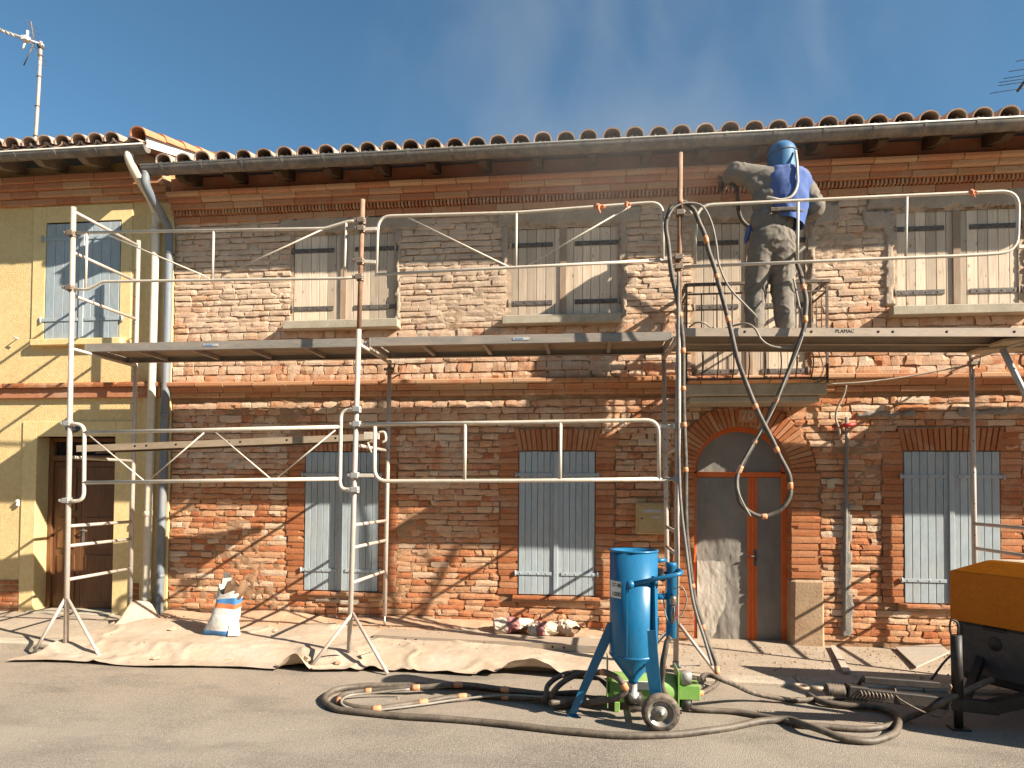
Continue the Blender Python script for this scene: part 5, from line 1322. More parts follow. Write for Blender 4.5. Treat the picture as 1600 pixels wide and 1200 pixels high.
# label wrapped round the vessel
a0, a1 = math.radians(196), math.radians(236); P_ = []
lz = (zt - .335, zt - .215)
for k in range(9):
    a = a0 + (a1 - a0) * k / 8
    P_.append([(vx + (VR + .0018) * math.cos(a), vy + (VR + .0018) * math.sin(a), z) for z in lz])
lbm = MB().grid(np.array(P_)).build('maker_label', M['white_paint'], bl, fix=True)
def wrap_text(body, size, ang, z, parent):
    o = text('label_text', body, size, (vx + (VR + .003) * math.cos(ang), vy + (VR + .003) * math.sin(ang), z), M['hole'], parent, .0004, (math.pi / 2, 0, ang + math.pi / 2)); return o
wrap_text('ST.48', .040, math.radians(222), zt - .245, lbm); wrap_text('1000', .044, math.radians(222), zt - .308, lbm)

# ================================================================== GREEN COOLER
gx0, gx1 = 5.375, 5.868; gy, gz_, gr = -2.15, .165, .112
gc = thing('air_cooler', 'green horizontal air tank lying behind the blue sandblaster', 'air tank', ((gx0 + gx1) / 2, gy, 0))
MB().lathe([(0, -.03), (gr * .6, -.02), (gr * .92, .0), (gr, .03), (gr, gx1 - gx0 - .03), (gr * .9, gx1 - gx0), (0, gx1 - gx0 + .01)], (gx0, gy, gz_), (1, 0, 0), 28).build('tank', M['green'], gc)
MB().box(gx0 - .025, gx0 - .017, gy - .10, gy + .10, .03, .40, .002).build('end_plate', M['green'], gc)
MB().box(gx1 + .0, gx1 + .010, gy - .12, gy + .12, .04, .33, .002).build('end_plate', M['green'], gc)
MB().box(gx1 + .012, gx1 + .165, gy - .10, gy + .05, .115, .225, .006).build('valve_box', M['green'], gc)
MB().lathe([(0, .26), (.045, .26), (.050, .25), (.050, .325), (.044, .335), (0, .335)], (gx1 + .06, gy - .06, -.02), n=20).build('filter_bowl', M['galv'], gc)
MB().lathe([(.0, .03), (.03, .035), (.045, .07), (.045, .112), (0, .112)], (gx1 + .065, gy - .06, 0), n=16).build('drain_bowl', M['black_metal'], gc)
MB().box(gx0 + .10, gx0 + .34, gy - gr - .003, gy - gr + .02, gz_ + .02, gz_ + .075).build('sticker', M['white_paint'], gc)
for X in (gx0 + .05, gx1 - .05): MB().box(X - .02, X + .02, gy - .09, gy + .09, 0, .075, .004).build('foot', M['green'], gc)
MB().tube([(gx1 + .11, gy - .06, .27), (gx1 + .17, gy - .06, .265)], .014, 8).lathe([(0, 0), (.02, 0), (.02, .03), (0, .03)], (gx1 + .15, gy - .06, .268), (1, 0, 0), 6).build('hose_tail', M['brass'], gc)

# ================================================================== HOSES
def hose(label, pts, r, mt_, bands=(), n=10, cat='hose', k=8, bl_=.045):
    path = curve(pts, k)
    if r > .015:
        ph = random.uniform(0, 9); path = [p + Vector((math.sin(i * .55 + ph), math.sin(i * .41 + 2 * ph), .5 * math.sin(i * .63 + ph))) * .0035 for i, p in enumerate(path)]
    t = thing('rubber_hose', label, cat, tuple(pts[0]), 'hoses of the sandblaster')
    MB().tube(path, r, n).build('hose_tube', mt_, t)
    for b in bands:
        b = V3(b); i = min(range(1, len(path) - 1), key=lambda j: (path[j] - b).length)
        d = (path[i + 1] - path[i - 1]).normalized(); bl_ = random.uniform(.018, .038)
        MB().tube([path[i] - d * bl_, path[i] - d * bl_ * .3, path[i] + d * bl_ * .4, path[i] + d * bl_], [r + .002, r + .0045, r + .003, r + .002], n).build('tape_band', M['tape'], t)
    return t
hose('thick dark hose taped in orange, hanging in a loop before the door arch',
     [(5.668, -1.935, 0.030), (5.822, -1.898, 0.030), (5.976, -1.860, 0.030), (6.129, -1.837, 0.060), (6.284, -1.520, 0.040), (6.313, -1.420, 0.121), (6.276, -1.360, 0.269), (6.205, -1.330, 0.471), (6.120, -1.310, 0.829), (6.073, -1.295, 1.307), (6.056, -1.290, 2.046), (6.039, -1.290, 2.849), (6.021, -1.290, 3.195), (5.954, -1.290, 3.543), (5.909, -1.285, 3.866), (5.892, -1.280, 4.084), (5.932, -1.275, 4.213), (6.017, -1.270, 4.270), (6.108, -1.270, 4.231), (6.179, -1.280, 4.090), (6.239, -1.290, 3.910), (6.293, -1.300, 3.702), (6.370, -1.330, 3.404), (6.467, -1.360, 2.940), (6.567, -1.370, 2.600), (6.693, -1.380, 2.290), (6.818, -1.390, 2.023), (6.912, -1.390, 1.808), (6.928, -1.390, 1.666), (6.869, -1.390, 1.533), (6.742, -1.390, 1.455), (6.609, -1.390, 1.470), (6.515, -1.380, 1.568), (6.485, -1.370, 1.723), (6.531, -1.360, 1.897), (6.647, -1.350, 2.098), (6.789, -1.340, 2.378), (6.932, -1.330, 2.714), (7.046, -1.310, 3.025), (7.091, -1.290, 3.215), (7.099, -1.250, 3.396), (7.107, -1.120, 3.610), (7.117, -0.980, 3.775), (7.125, -0.900, 3.899)],
     .0205, M['hose'], ((6.017, -1.270, 4.270), (6.239, -1.290, 3.916), (6.324, -1.310, 3.583), (6.417, -1.340, 3.184), (6.645, -1.380, 2.408), (6.812, -1.390, 2.034), (6.923, -1.390, 1.710), (6.700, -1.390, 1.449), (6.520, -1.360, 1.858), (6.641, -1.350, 2.087), (6.833, -1.340, 2.467), (7.093, -1.200, 3.463), (7.085, -1.290, 3.170), (6.027, -1.290, 3.252), (6.038, -1.290, 2.889), (6.044, -1.290, 2.544), (6.050, -1.290, 2.206), (6.056, -1.290, 1.830), (6.126, -1.310, 0.818), (6.205, -1.330, 0.460), (6.313, -1.420, 0.127), (6.093, -1.842, 0.050)), 12)
hose('thin grey air hose arching from the post top to the worker boots', [(5.901, -1.300, 4.122), (5.963, -1.300, 4.213), (6.082, -1.290, 4.252), (6.207, -1.280, 4.222), (6.285, -1.280, 4.080), (6.330, -1.280, 3.881), (6.357, -1.280, 3.678), (6.450, -1.260, 3.480), (6.608, -1.200, 3.332), (6.715, -1.100, 3.263), (6.757, -1.000, 3.200)], .0095, M['air_hose'], (), 8)
hose('pale thin air hose sagging under the deck edge below the worker', [(6.123, -1.100, 3.176), (6.176, -1.160, 3.201), (6.247, -1.180, 3.189), (6.324, -1.100, 3.166), (6.436, -1.050, 3.164), (6.518, -1.200, 3.160), (6.599, -1.260, 3.155), (6.665, -1.280, 3.103), (6.720, -1.280, 3.005), (6.807, -1.280, 2.946), (6.937, -1.280, 2.932), (7.034, -1.280, 2.982), (7.067, -1.280, 3.088), (7.058, -1.240, 3.269), (7.069, -1.100, 3.483), (7.092, -0.950, 3.642)], .0095, M['air_hose'], (), 8)
hose('thin grey hose taped along the hanging loop before the arch', [(7.057, -1.345, 3.045), (6.999, -1.360, 2.886), (6.889, -1.370, 2.624), (6.795, -1.380, 2.384), (6.692, -1.385, 2.196), (6.593, -1.395, 2.028), (6.499, -1.405, 1.845), (6.481, -1.415, 1.695), (6.533, -1.420, 1.552), (6.591, -1.420, 1.449)], .0085, M['air_hose'], (), 8)
hose('bluish grey hose running straight down the hose-laden scaffold post', [(5.997, -1.300, 3.626), (5.996, -1.310, 3.190), (5.997, -1.310, 2.616), (6.003, -1.310, 1.931), (6.020, -1.310, 1.534), (6.064, -1.320, 1.139), (6.121, -1.340, 0.694), (6.215, -1.370, 0.369), (6.267, -1.440, 0.168)], .0135, M['conduit'], (), 8)
hose('long dusty hose lying in a wide loop across the road in front', [(5.529, -2.158, 0.050), (5.115, -2.061, 0.050), (4.863, -2.033, 0.040), (4.547, -1.961, 0.040), (4.163, -1.878, 0.030), (3.788, -1.896, 0.030), (3.473, -1.940, 0.030), (3.276, -2.004, 0.030), (3.160, -2.124, 0.025), (3.165, -2.303, 0.025), (3.275, -2.471, 0.025), (3.459, -2.560, 0.025), (3.836, -2.604, 0.025), (4.311, -2.631, 0.025), (4.774, -2.693, 0.025), (5.128, -2.753, 0.025), (5.470, -2.764, 0.025), (5.814, -2.694, 0.025), (6.137, -2.543, 0.025), (6.439, -2.362, 0.025), (6.625, -2.326, 0.035), (6.728, -2.521, 0.055), (6.883, -2.632, 0.035), (7.036, -2.652, 0.025), (7.225, -2.535, 0.025), (7.381, -2.323, 0.030), (7.454, -2.089, 0.030), (7.402, -1.968, 0.030), (7.232, -1.933, 0.030), (7.039, -1.885, 0.030), (6.964, -1.704, 0.030)], .024, M['hose'], (), 12)
hose('orange-taped hose folded back in a narrow loop inside the wide one', [(5.263, -2.166, 0.060), (4.920, -2.152, 0.050), (4.564, -2.091, 0.030), (4.218, -2.107, 0.025), (3.943, -2.287, 0.025), (3.693, -2.456, 0.025), (3.504, -2.482, 0.025), (3.353, -2.400, 0.025), (3.272, -2.272, 0.025), (3.306, -2.154, 0.025), (3.441, -2.085, 0.025), (3.781, -2.068, 0.060), (4.169, -1.993, 0.080), (4.559, -2.058, 0.080), (4.867, -2.097, 0.070), (5.165, -2.055, 0.080)], .022, M['hose'],
     ((3.315, -2.329, 0.025), (3.436, -2.102, 0.025), (3.631, -2.479, 0.025), (3.832, -2.060, 0.060), (3.943, -2.287, 0.025), (4.169, -1.993, 0.080), (4.218, -2.107, 0.025), (4.559, -2.058, 0.080), (4.574, -2.089, 0.030), (4.881, -2.157, 0.050)), 12)
hose('pale thin hose running beside the orange-taped loop', [(4.872, -2.176, 0.070), (4.565, -2.107, 0.050), (4.233, -2.185, 0.030), (3.955, -2.331, 0.020), (3.655, -2.489, 0.020), (3.457, -2.488, 0.020), (3.356, -2.447, 0.045), (3.352, -2.278, 0.045), (3.503, -2.191, 0.045), (3.807, -2.164, 0.080)], .009, M['air_hose'], (), 8)
hose('hose arching up out of the coil beside the blue leg', [(4.912, -2.182, 0.030), (4.952, -2.200, 0.125), (5.042, -2.150, 0.202), (5.189, -2.100, 0.243), (5.332, -2.300, 0.308), (5.430, -2.500, 0.318), (5.470, -2.520, 0.253), (5.417, -2.500, 0.191), (5.284, -2.400, 0.126), (5.118, -2.215, 0.040), (4.950, -2.252, 0.030)], .022, M['hose'], ((5.313, -2.300, 0.308), (5.465, -2.520, 0.280)), 12)
hose('second grey hose arching in the coil behind the blue leg', [(4.885, -2.219, 0.060), (4.894, -2.050, 0.117), (4.987, -2.000, 0.187), (5.138, -1.980, 0.213), (5.290, -2.000, 0.189), (5.388, -2.055, 0.050), (5.119, -2.250, 0.080), (4.932, -2.367, 0.090)], .021, M['hose'], (), 12)
hose('dark hose from the filter column curving under the blue pot', [(fx - .01, fy - .03, fz0 + .02), (5.763, -2.400, 0.541), (5.747, -2.380, 0.398), (5.747, -2.300, 0.259), (5.781, -2.250, 0.152), (5.889, -2.139, 0.060), (6.025, -2.175, 0.030), (6.302, -2.178, 0.025), (6.549, -2.281, 0.025), (6.672, -2.387, 0.027), (6.899, -2.413, 0.025), (7.179, -2.399, 0.025), (7.518, -2.162, 0.030), (7.667, -2.300, 0.191), (7.931, -2.200, 0.275), (8.115, -2.100, 0.313)], .021, M['hose'], (), 12)
hose('dark air hose from the green tank to the compressor drawbar', [(gx1 + .17, gy - .06, .265), (6.090, -2.200, 0.292), (6.225, -2.220, 0.261), (6.484, -1.901, 0.090), (6.765, -1.845, 0.030), (7.073, -1.786, 0.030), (7.276, -1.757, 0.050), (7.547, -1.900, 0.169)], .020, M['rubber'], (), 12)

# ================================================================== COMPRESSOR TRAILER
k0 = Vector((8.144, -1.500, 1.031)); k1 = Vector((8.423, -1.958, 1.031))
kd = (k1 - k0).normalized(); ka = Vector((-kd.y, kd.x, 0)); ka = Vector((0.98, -0.10, 0)).normalized()
zlow = 0.631; zmid = k0.z; ztop = 1.133
co = thing('compressor_trailer', 'orange towable air compressor with black drawbar, cut off at the picture edge', 'compressor', (k0.x, k0.y, 0))
q0 = Vector((k0.x, k0.y, 0)); q1 = q0 + kd * 1.72; q2 = q1 + ka * 1.9; q3 = q0 + ka * 1.9 + Vector((0, .12, 0))
cen = (q0 + q1 + q2 + q3) / 4
def ring(z, s, dz=(0, 0, 0, 0)): return [cen + (q - cen) * s + Vector((0, 0, z + d)) for q, d in zip((q0, q1, q2, q3), dz)]
def loft(rings, caps=True):
    m = MB(); n = 4; vs = [p for r in rings for p in r]
    fs = [(i * n + k, i * n + (k + 1) % n, (i + 1) * n + (k + 1) % n, (i + 1) * n + k) for i in range(len(rings) - 1) for k in range(n)]
    if caps: fs += [tuple(reversed(range(n))), tuple((len(rings) - 1) * n + k for k in range(n))]
    return m.add(vs, fs)
hd = loft([ring(zlow, .985), ring(zlow + .006, 1.0), ring(zmid - .006, 1.0), ring(zmid + .004, .99), ring(ztop - .012, .86), ring(ztop, .84)])
hood = hd.build('engine_hood', M['orange_hood'], co)
loft([ring(ztop + .003, .835), ring(ztop + .010, .80)]).build('dust_layer', M['dust_cover'], hood)
X, Y = np.meshgrid(np.linspace(0, 1, 30), np.linspace(0, 1, 20), indexing='ij')
base_p = cen + Vector((-.30, .28, ztop + .012)); 
MB().grid(np.stack([base_p.x + X * .9, base_p.y - Y * .35, base_p.z + .05 * fbm(X * 5, Y * 5, 3, 91) * np.sin(X * 3.1) + .004], -1)).build('crumpled_sack', M['sack'], hood, fix=False)
lo = loft([ring(.17, .93), ring(.19, .955), ring(zlow - .004, .975)]).build('lower_casing', M['black_metal'], co)
nrm = Vector((kd.y, -kd.x, 0)); nrm = nrm if nrm.x < 0 else -nrm
def on_face(u, z, out=.0, s=.968): 
    a = cen + (q0 + (q1 - q0) * u - cen) * s; return Vector((a.x, a.y, z)) + nrm * out
def face_box(u0, u1, z0, z1, o0, o1, name, mt_, par):
    P_ = [on_face(u, z, o) for o in (o0, o1) for u, z in ((u0, z0), (u1, z0), (u1, z1), (u0, z1))]
    return MB().add(P_, [(3, 2, 1, 0), (4, 5, 6, 7)] + [(i, (i + 1) % 4, (i + 1) % 4 + 4, i + 4) for i in range(4)]).build(name, mt_, par)
face_box(.03, .95, .24, zlow - .02, .006, .014, 'front_panel', M['grey_panel'], co)
for z in (.60, .615, .63): face_box(.12, .22, z - .003, z + .003, .014, .019, 'vent_slot', M['hole'], co)
MB().lathe([(0, .02), (.05, .02), (.055, .012)], on_face(.17, zlow - .13, 0), tuple(nrm), 16).build('air_inlet', M['black_metal'], co)
cp_ = face_box(.40, .92, .43, zlow - .05, .014, .022, 'control_panel', M['black_metal'], co)
for u in np.linspace(.50, .90, 14): face_box(u, u + .012, zlow - .085, zlow - .07, .023, .026, 'vent_slot', M['grey_panel'], cp_)
lg = place('warning_logo', None, tuple(on_face(.585, .60, .024)), cp_)
lpos = on_face(.585, .60, .0245); lo_ = MB()
for dx, dz, w, h_ in ((-.022, .012, .008, .030), (.022, .012, .008, .030), (0, -.006, .05, .008)):
    c = lpos + kd * dx + Vector((0, 0, dz)); lo_.obox(c - kd * w / 2, c + kd * w / 2, .003, h_)
lo_.build('panel_logo', M['red'], lg)
# running gear
for s_ in (0, 1):
    b_ = (q0 if s_ == 0 else q1) + ka * 1.0 + Vector((0, -.02 if s_ else .02, .30))
    w_ = place('wheel', None, tuple(b_), co)
    MB().lathe([(.20, -.09), (.28, -.085), (.30, -.05), (.30, .05), (.28, .085), (.20, .09)], b_, (0, 1, 0), 28).build('tyre', M['rubber'], w_)
    MB().lathe([(.20, -.08), (.16, -.05), (.06, -.04), (0, -.05)], b_, (0, 1, 0), 24).build('rim', M['rim'], w_)
rg = Vector((6.736, -2.280, 0.258)); jk = Vector((7.824, -2.240, 0.170)); bdz = (rg.z + jk.z) / 2
dirb = (jk - rg).normalized()
MB().obox(rg + dirb * .42, jk + dirb * .25, .08, .085, bev=.006).obox(jk + dirb * .2, (q0 + q1) / 2 + Vector((.2, 0, .36)), .08, .085).obox(jk + dirb * .05 + Vector((0, .04, 0)), q0 + Vector((.15, -.15, .36)), .05, .07).build('drawbar', M['black_metal'], co)
m = MB(); c = rg + dirb * .0
m.tube([c + dirb * (.045 * math.cos(a)) + Vector((0, .045 * math.sin(a), 0)) for a in np.linspace(0, 2 * math.pi, 18)[:-1]], .014, 8, closed=True); m.tube([rg + dirb * .05, rg + dirb * .17], .020, 10); m.build('towing_eye', M['clamp'], co)
pr = []
for k in range(13): pr.append((.048 if k % 2 else .034, .17 + k * .011))
MB().lathe([(0, .16)] + pr + [(0, .31)], rg, tuple(dirb), 18).build('rubber_bellows', M['rubber'], co)
MB().obox(rg + dirb * .31, rg + dirb * .45, .10, .11, bev=.008).build('coupling_head', M['black_metal'], co)
MB().tube([rg + dirb * .40 + Vector((0, 0, .06)), rg + dirb * .43 + Vector((0, 0, .11)), rg + dirb * .55 + Vector((0, 0, .115))], .014, 8).obox(rg + dirb * .43 + Vector((0, 0, .10)), rg + dirb * .95 + Vector((0, 0, .115)), .035, .05, bev=.006).build('brake_lever', M['black_metal'], co)
sp = [rg + dirb * (.38 + .22 * t / 60) + Vector((0, -.06 + .020 * math.cos(t * .9), .015 + .020 * math.sin(t * .9))) for t in range(61)]
MB().tube(sp, .0045, 5).build('brake_spring', M['clamp'], co)
MB().tube(curve([rg + dirb * .65 + Vector((0, .0, .06)), rg + dirb * .66 + Vector((0, -.05, .0)), rg + dirb * .9 + Vector((0, -.06, -.09)), jk + Vector((-.1, -.05, -.02))], 6), .006, 6).build('breakaway_cable', M['rubber'], co)
jf = Vector((7.806, -2.256, -0.000))
jl = place('jockey_leg', None, (jf.x, jf.y, 0), co)
MB().tube([(jf.x, jf.y, .01), (jf.x - .005, jf.y + .0, .40)], .028, 12).box(jf.x - .06, jf.x + .06, jf.y - .05, jf.y + .05, 0, .012, .003).tube([(jf.x - .005, jf.y, .22), (jf.x - .012, jf.y, .66)], .036, 12).build('leg_tube', M['black_metal'], jl)
MB().tube(curve([(jf.x - .02, jf.y, .62), (jf.x - .05, jf.y, .68), (jf.x - .045, jf.y, .76), (jf.x - .0, jf.y, .74), (jf.x + .0, jf.y, .66)], 5), .008, 6).build('leg_handle', M['black_metal'], jl)
ch = [(jf.x - .07 + .006 * math.sin(t * 1.3), jf.y - .03, .32 - t * .018 + .0) for t in range(14)]
MB().tube(ch, [.010 if t % 2 else .006 for t in range(14)], 6).build('safety_chain', M['clamp'], co)
MB().tube(curve([(7.702, -2.100, 0.296), (7.841, -2.000, 0.401), (7.926, -1.950, 0.453)], 4), .008, 6).build('stay_rod', M['black_metal'], co)

# ================================================================== WORKER
wk = thing('person', 'sandblasting worker in grey overalls, blue vest and blue hood on the scaffold deck', 'person', (6.95, -.78, 3.14))
def blob(m, a, b, ra, rb, flat=1.0, n=14):
    a = V3(a); b = V3(b); d = b - a; L = d.length; P_ = []; rr_ = []
    for t in np.linspace(-1, 0, 5): P_.append(a + d / L * ra * t); rr_.append(ra * math.sqrt(max(.02, 1 - t * t)))
    for t in (.25, .5, .75): P_.append(a + d * t); rr_.append(ra + (rb - ra) * t)
    for t in np.linspace(0, 1, 5): P_.append(b + d / L * rb * t); rr_.append(rb * math.sqrt(max(.02, 1 - t * t)))
    m.tube(P_, rr_, n, flat=flat)
def ell(m, c, rx, ry, rz, n=16, k=10, rot=None):
    prof = [(max(.001, math.sin(math.pi * i / k)), -math.cos(math.pi * i / k)) for i in range(k + 1)]
    t = MB().lathe(prof, (0, 0, 0), (0, 0, 1), n); Rm = rot or Matrix.Identity(3)
    m.add([Rm @ Vector((v[0] * rx, v[1] * ry, v[2] * rz)) + V3(c) for v in t.v], t.f, 0, True)
bd = MB()
# legs
hipL, kneL, ankL = (6.855, -.77, 4.00), (6.800, -.735, 3.62), (6.785, -.79, 3.27)
hipR, kneR, ankR = (7.035, -.77, 4.00), (7.050, -.735, 3.62), (7.065, -.79, 3.27)
blob(bd, hipL, kneL, .132, .102); blob(bd, kneL, ankL, .102, .090); blob(bd, hipR, kneR, .134, .106); blob(bd, kneR, ankR, .106, .092)
blob(bd, ankL, (ankL[0], ankL[1], 3.215), .088, .080); blob(bd, ankR, (ankR[0], ankR[1], 3.215), .090, .082)
# trunk
ell(bd, (6.945, -.775, 4.08), .215, .155, .17); ell(bd, (6.95, -.765, 4.26), .205, .145, .18)
ell(bd, (6.985, -.755, 4.45), .225, .150, .20); ell(bd, (7.03, -.745, 4.60), .225, .145, .17); ell(bd, (7.06, -.725, 4.72), .17, .11, .10)
blob(bd, (7.055, -.725, 4.72), (7.06, -.71, 4.88), .075, .07); ell(bd, (7.06, -.70, 4.93), .085, .10, .11)
# arms
blob(bd, (6.93, -.745, 4.69), (6.624, -0.720, 4.784), .116, .092); blob(bd, (6.624, -0.720, 4.784), (6.591, -0.500, 4.841), .092, .060)
blob(bd, (6.90, -.75, 4.56), (6.74, -.735, 4.70), .11, .075)
blob(bd, (7.20, -.745, 4.66), (7.345, -.79, 4.37), .112, .088); blob(bd, (7.345, -.79, 4.37), (7.20, -.54, 4.30), .088, .056)
body = bd.build('body', M['cloth'], wk)
def solidify(o, vox, smooth_it, fold):
    r = o.modifiers.new('remesh', 'REMESH'); r.mode = 'VOXEL'; r.voxel_size = vox; r.use_smooth_shade = True
    s = o.modifiers.new('smooth', 'SMOOTH'); s.factor = .6; s.iterations = smooth_it
    bpy.context.view_layer.update(); dg = bpy.context.evaluated_depsgraph_get()
    me = bpy.data.meshes.new_from_object(o.evaluated_get(dg)); mats = [m_ for m_ in o.data.materials]
    o.modifiers.clear(); o.data = me
    if not me.materials: 
        for m_ in mats: me.materials.append(m_)
    n = len(me.vertices); co_ = np.zeros(n * 3); me.vertices.foreach_get('co', co_); co_ = co_.reshape(-1, 3)
    no = np.zeros(n * 3); me.vertices.foreach_get('normal', no); no = no.reshape(-1, 3)
    x, y, z = co_.T
    w = x * .8 + y * .6
    f1 = fbm(w * 8 + z * 3.5 + 2.5 * fbm(x * 3, z * 3, 2, 7), z * 8 - w * 5, 3, 31); f1 = np.clip(1 - np.abs(f1 - .5) * 5, 0, 1) ** 2
    f2 = fbm(w * 13 - z * 12, z * 17 + y * 11, 3, 37) - .5
    d = fold * (f1 * 1.7 - .5 + f2 * .35)
    co_ = co_ + no * d[:, None]; me.vertices.foreach_set('co', co_.reshape(-1)); me.polygons.foreach_set('use_smooth', [True] * len(me.polygons)); me.update()
solidify(body, .0100, 5, .0072)
# boots
for ax_, ay_ in ((ankL[0], ankL[1]), (ankR[0], ankR[1])):
    m = MB(); blob(m, (ax_, ay_ - .005, 3.25), (ax_, ay_ + .0, 3.19), .052, .05); blob(m, (ax_, ay_ - .03, 3.185), (ax_ - .01, ay_ + .15, 3.180), .045, .040)
    m.box(ax_ - .05, ax_ + .045, ay_ - .08, ay_ + .20, 3.112, 3.150, .012)
    m.build('boot', M['rubber'], wk)
# vest
def loft_rings(rs, n=28, top=True):
    m = MB(); vs = []
    for (cx_, cy_, z, rx, ry, tl) in rs:
        for k in range(n):
            a = 2 * math.pi * k / n; vs.append((cx_ + rx * math.cos(a), cy_ + ry * math.sin(a), z + tl * math.cos(a)))
    fs = [(i * n + k, i * n + (k + 1) % n, (i + 1) * n + (k + 1) % n, (i + 1) * n + k) for i in range(len(rs) - 1) for k in range(n)]
    m.add(vs, fs, 0, True); return m
rs0 = [(7.075, -.785, 4.235, .165, .150, -.05), (7.075, -.790, 4.34, .185, .155, -.03), (7.085, -.795, 4.46, .208, .155, 0), (7.09, -.79, 4.58, .226, .153, 0), (7.09, -.78, 4.68, .222, .140, -.01), (7.085, -.76, 4.755, .180, .120, -.01), (7.07, -.735, 4.79, .11, .10, 0), (7.06, -.715, 4.825, .085, .09, 0)]
rs1 = []
for i in range(len(rs0) - 1):
    for t in (0, .34, .67): rs1.append(tuple(rs0[i][j] + (rs0[i + 1][j] - rs0[i][j]) * t for j in range(6)))
rs1.append(rs0[-1])
vst = loft_rings(rs1, 72).build('vest', M['vest'], wk)
me = vst.data; co_ = np.array([v.co[:] for v in me.vertices]); no = np.array([v.normal[:] for v in me.vertices]); x, y, z = co_.T
d = .017 * np.clip(1 - np.abs(fbm((x + .5 * z) * 8, z * 4 + y * 5, 3, 3) - .5) * 5, 0, 1) ** 2 - .008 + .010 * (fbm(x * 22 + z * 8, z * 14 + y * 15, 3, 9) - .5); co_ = co_ + no * d[:, None]; me.vertices.foreach_set('co', co_.reshape(-1)); me.update()
MB().box(6.885, 7.125, -.955, -.925, 4.285, 4.325, .008).tube(curve([(7.12, -.94, 4.305), (7.22, -.86, 4.30), (7.25, -.76, 4.30)], 5), .017, 8, flat=.5).build('belt', M['rubber'], wk)
m = MB(); ell(m, (6.735, -.72, 4.17), .025, .06, .10, rot=Matrix.Rotation(.25, 3, 'Y')); m.build('vest_flap', M['vest'], wk)
# hood
hm = MB(); ell(hm, (7.06, -.70, 4.945), .132, .152, .118, 28, 16, Matrix.Rotation(.10, 3, 'Y')); ho = hm.build('helmet', M['helmet'], wk)
hm = loft_rings([(7.065, -.725, 4.775, .135, .130, 0), (7.06, -.715, 4.83, .126, .138, .01), (7.058, -.705, 4.885, .132, .150, .012), (7.058, -.702, 4.93, .1335, .153, .012)], 28); hm.build('neck_cape', M['helmet'], wk)
MB().tube([(7.06 + .134 * math.cos(a), -.70 + .154 * math.sin(a), 4.935 + .012 * math.cos(a)) for a in np.linspace(0, 2 * math.pi, 33)[:-1]], .006, 6, closed=True).build('helmet_rim', M['rubber'], ho)
X, Z = np.meshgrid(np.linspace(-1, 1, 12), np.linspace(-1, 1, 6), indexing='ij')
MB().grid(np.stack([7.06 + .09 * X, -.70 + np.sqrt(np.maximum(0, 1 - (.09 * X / .133) ** 2 - (.04 * Z / .12) ** 2)) * .154 + .004, 4.935 + .04 * Z], -1)).build('visor', M['enamel'], ho)
MB().tube(curve([(7.146, -0.840, 4.902), (7.139, -0.900, 4.774), (7.131, -0.945, 4.630), (7.127, -0.955, 4.529), (7.097, -0.960, 4.450), (7.051, -0.960, 4.404), (6.978, -0.955, 4.391), (6.912, -0.945, 4.411), (6.860, -0.920, 4.436)], 6), .0125, 10).build('breathing_tube', M['rail'], wk)
# gloves: palm, four bent fingers, thumb, closed on the nozzle / hose
def glove(wr, fwd, upv, curl_dir, s_=1.0):
    wr = V3(wr); f = Vector(fwd).normalized(); u = Vector(upv).normalized(); sd = f.cross(u).normalized(); cd = Vector(curl_dir).normalized()
    m = MB(); blob(m, wr - f * .02, wr + f * .03, .036, .036); blob(m, wr + f * .03, wr + f * .085, .038, .036, .75)
    for k, (o, L) in enumerate(((-.030, .9), (-.010, 1.0), (.010, .95), (.029, .8))):
        b0 = wr + f * .095 + u * o; b1 = b0 + f * .032 * L + cd * .014; b2 = b1 + cd * .036 * L; b3 = b2 - f * .024 * L + cd * .004
        m.tube([b0 - f * .02, b0, b1, b2, b3], [.011, .0105, .0105, .010, .008], 8)
    t0 = wr + f * .035 + u * -.034; m.tube([t0, t0 - u * .022 + f * .022, t0 - u * .018 + f * .045 + cd * .022, t0 + f * .055 + cd * .042], [.013, .012, .011, .009], 8)
    return m
glove((6.589, -0.480, 4.844), (-.10, .80, -.30), (.9, .1, .2), (-.2, -.35, -.85)).build('glove', M['glove'], wk)
glove((7.195, -.53, 4.298), (-.85, .4, .1), (.1, .2, .95), (.2, .9, -.2)).build('glove', M['glove'], wk)
HN = Vector((6.592, -0.400, 4.849))
nz = thing('blast_nozzle', 'blasting nozzle with red trigger in the raised hand of the worker', 'nozzle', tuple(HN))
MB().tube([HN + Vector((.05, -.07, -.06)), HN, HN + Vector((-.04, .06, .06)), HN + Vector((-.055, .09, .095))], [.024, .022, .018, .012], 12).build('nozzle_tube', M['iron'], nz)
MB().lathe([(0, 0), (.014, .002), (.014, .02), (0, .022)], (6.616, -0.470, 4.841), (.3, -1, .2), 10).obox(HN + Vector((.04, -.07, -.02)), HN + Vector((.0, -.06, .03)), .014, .012).build('trigger', M['red'], nz)
hose('short blast hose passing before the worker from hip to nozzle', [(7.125, -0.900, 3.887), (7.22, -.82, 3.98), (7.24, -.60, 4.03), (7.14, -.45, 4.16), (6.95, -.40, 4.28), (6.74, -.42, 4.44), HN + Vector((.09, -.10, -.16)), HN + Vector((.05, -.07, -.06))], .0205, M['hose'], (), 10)

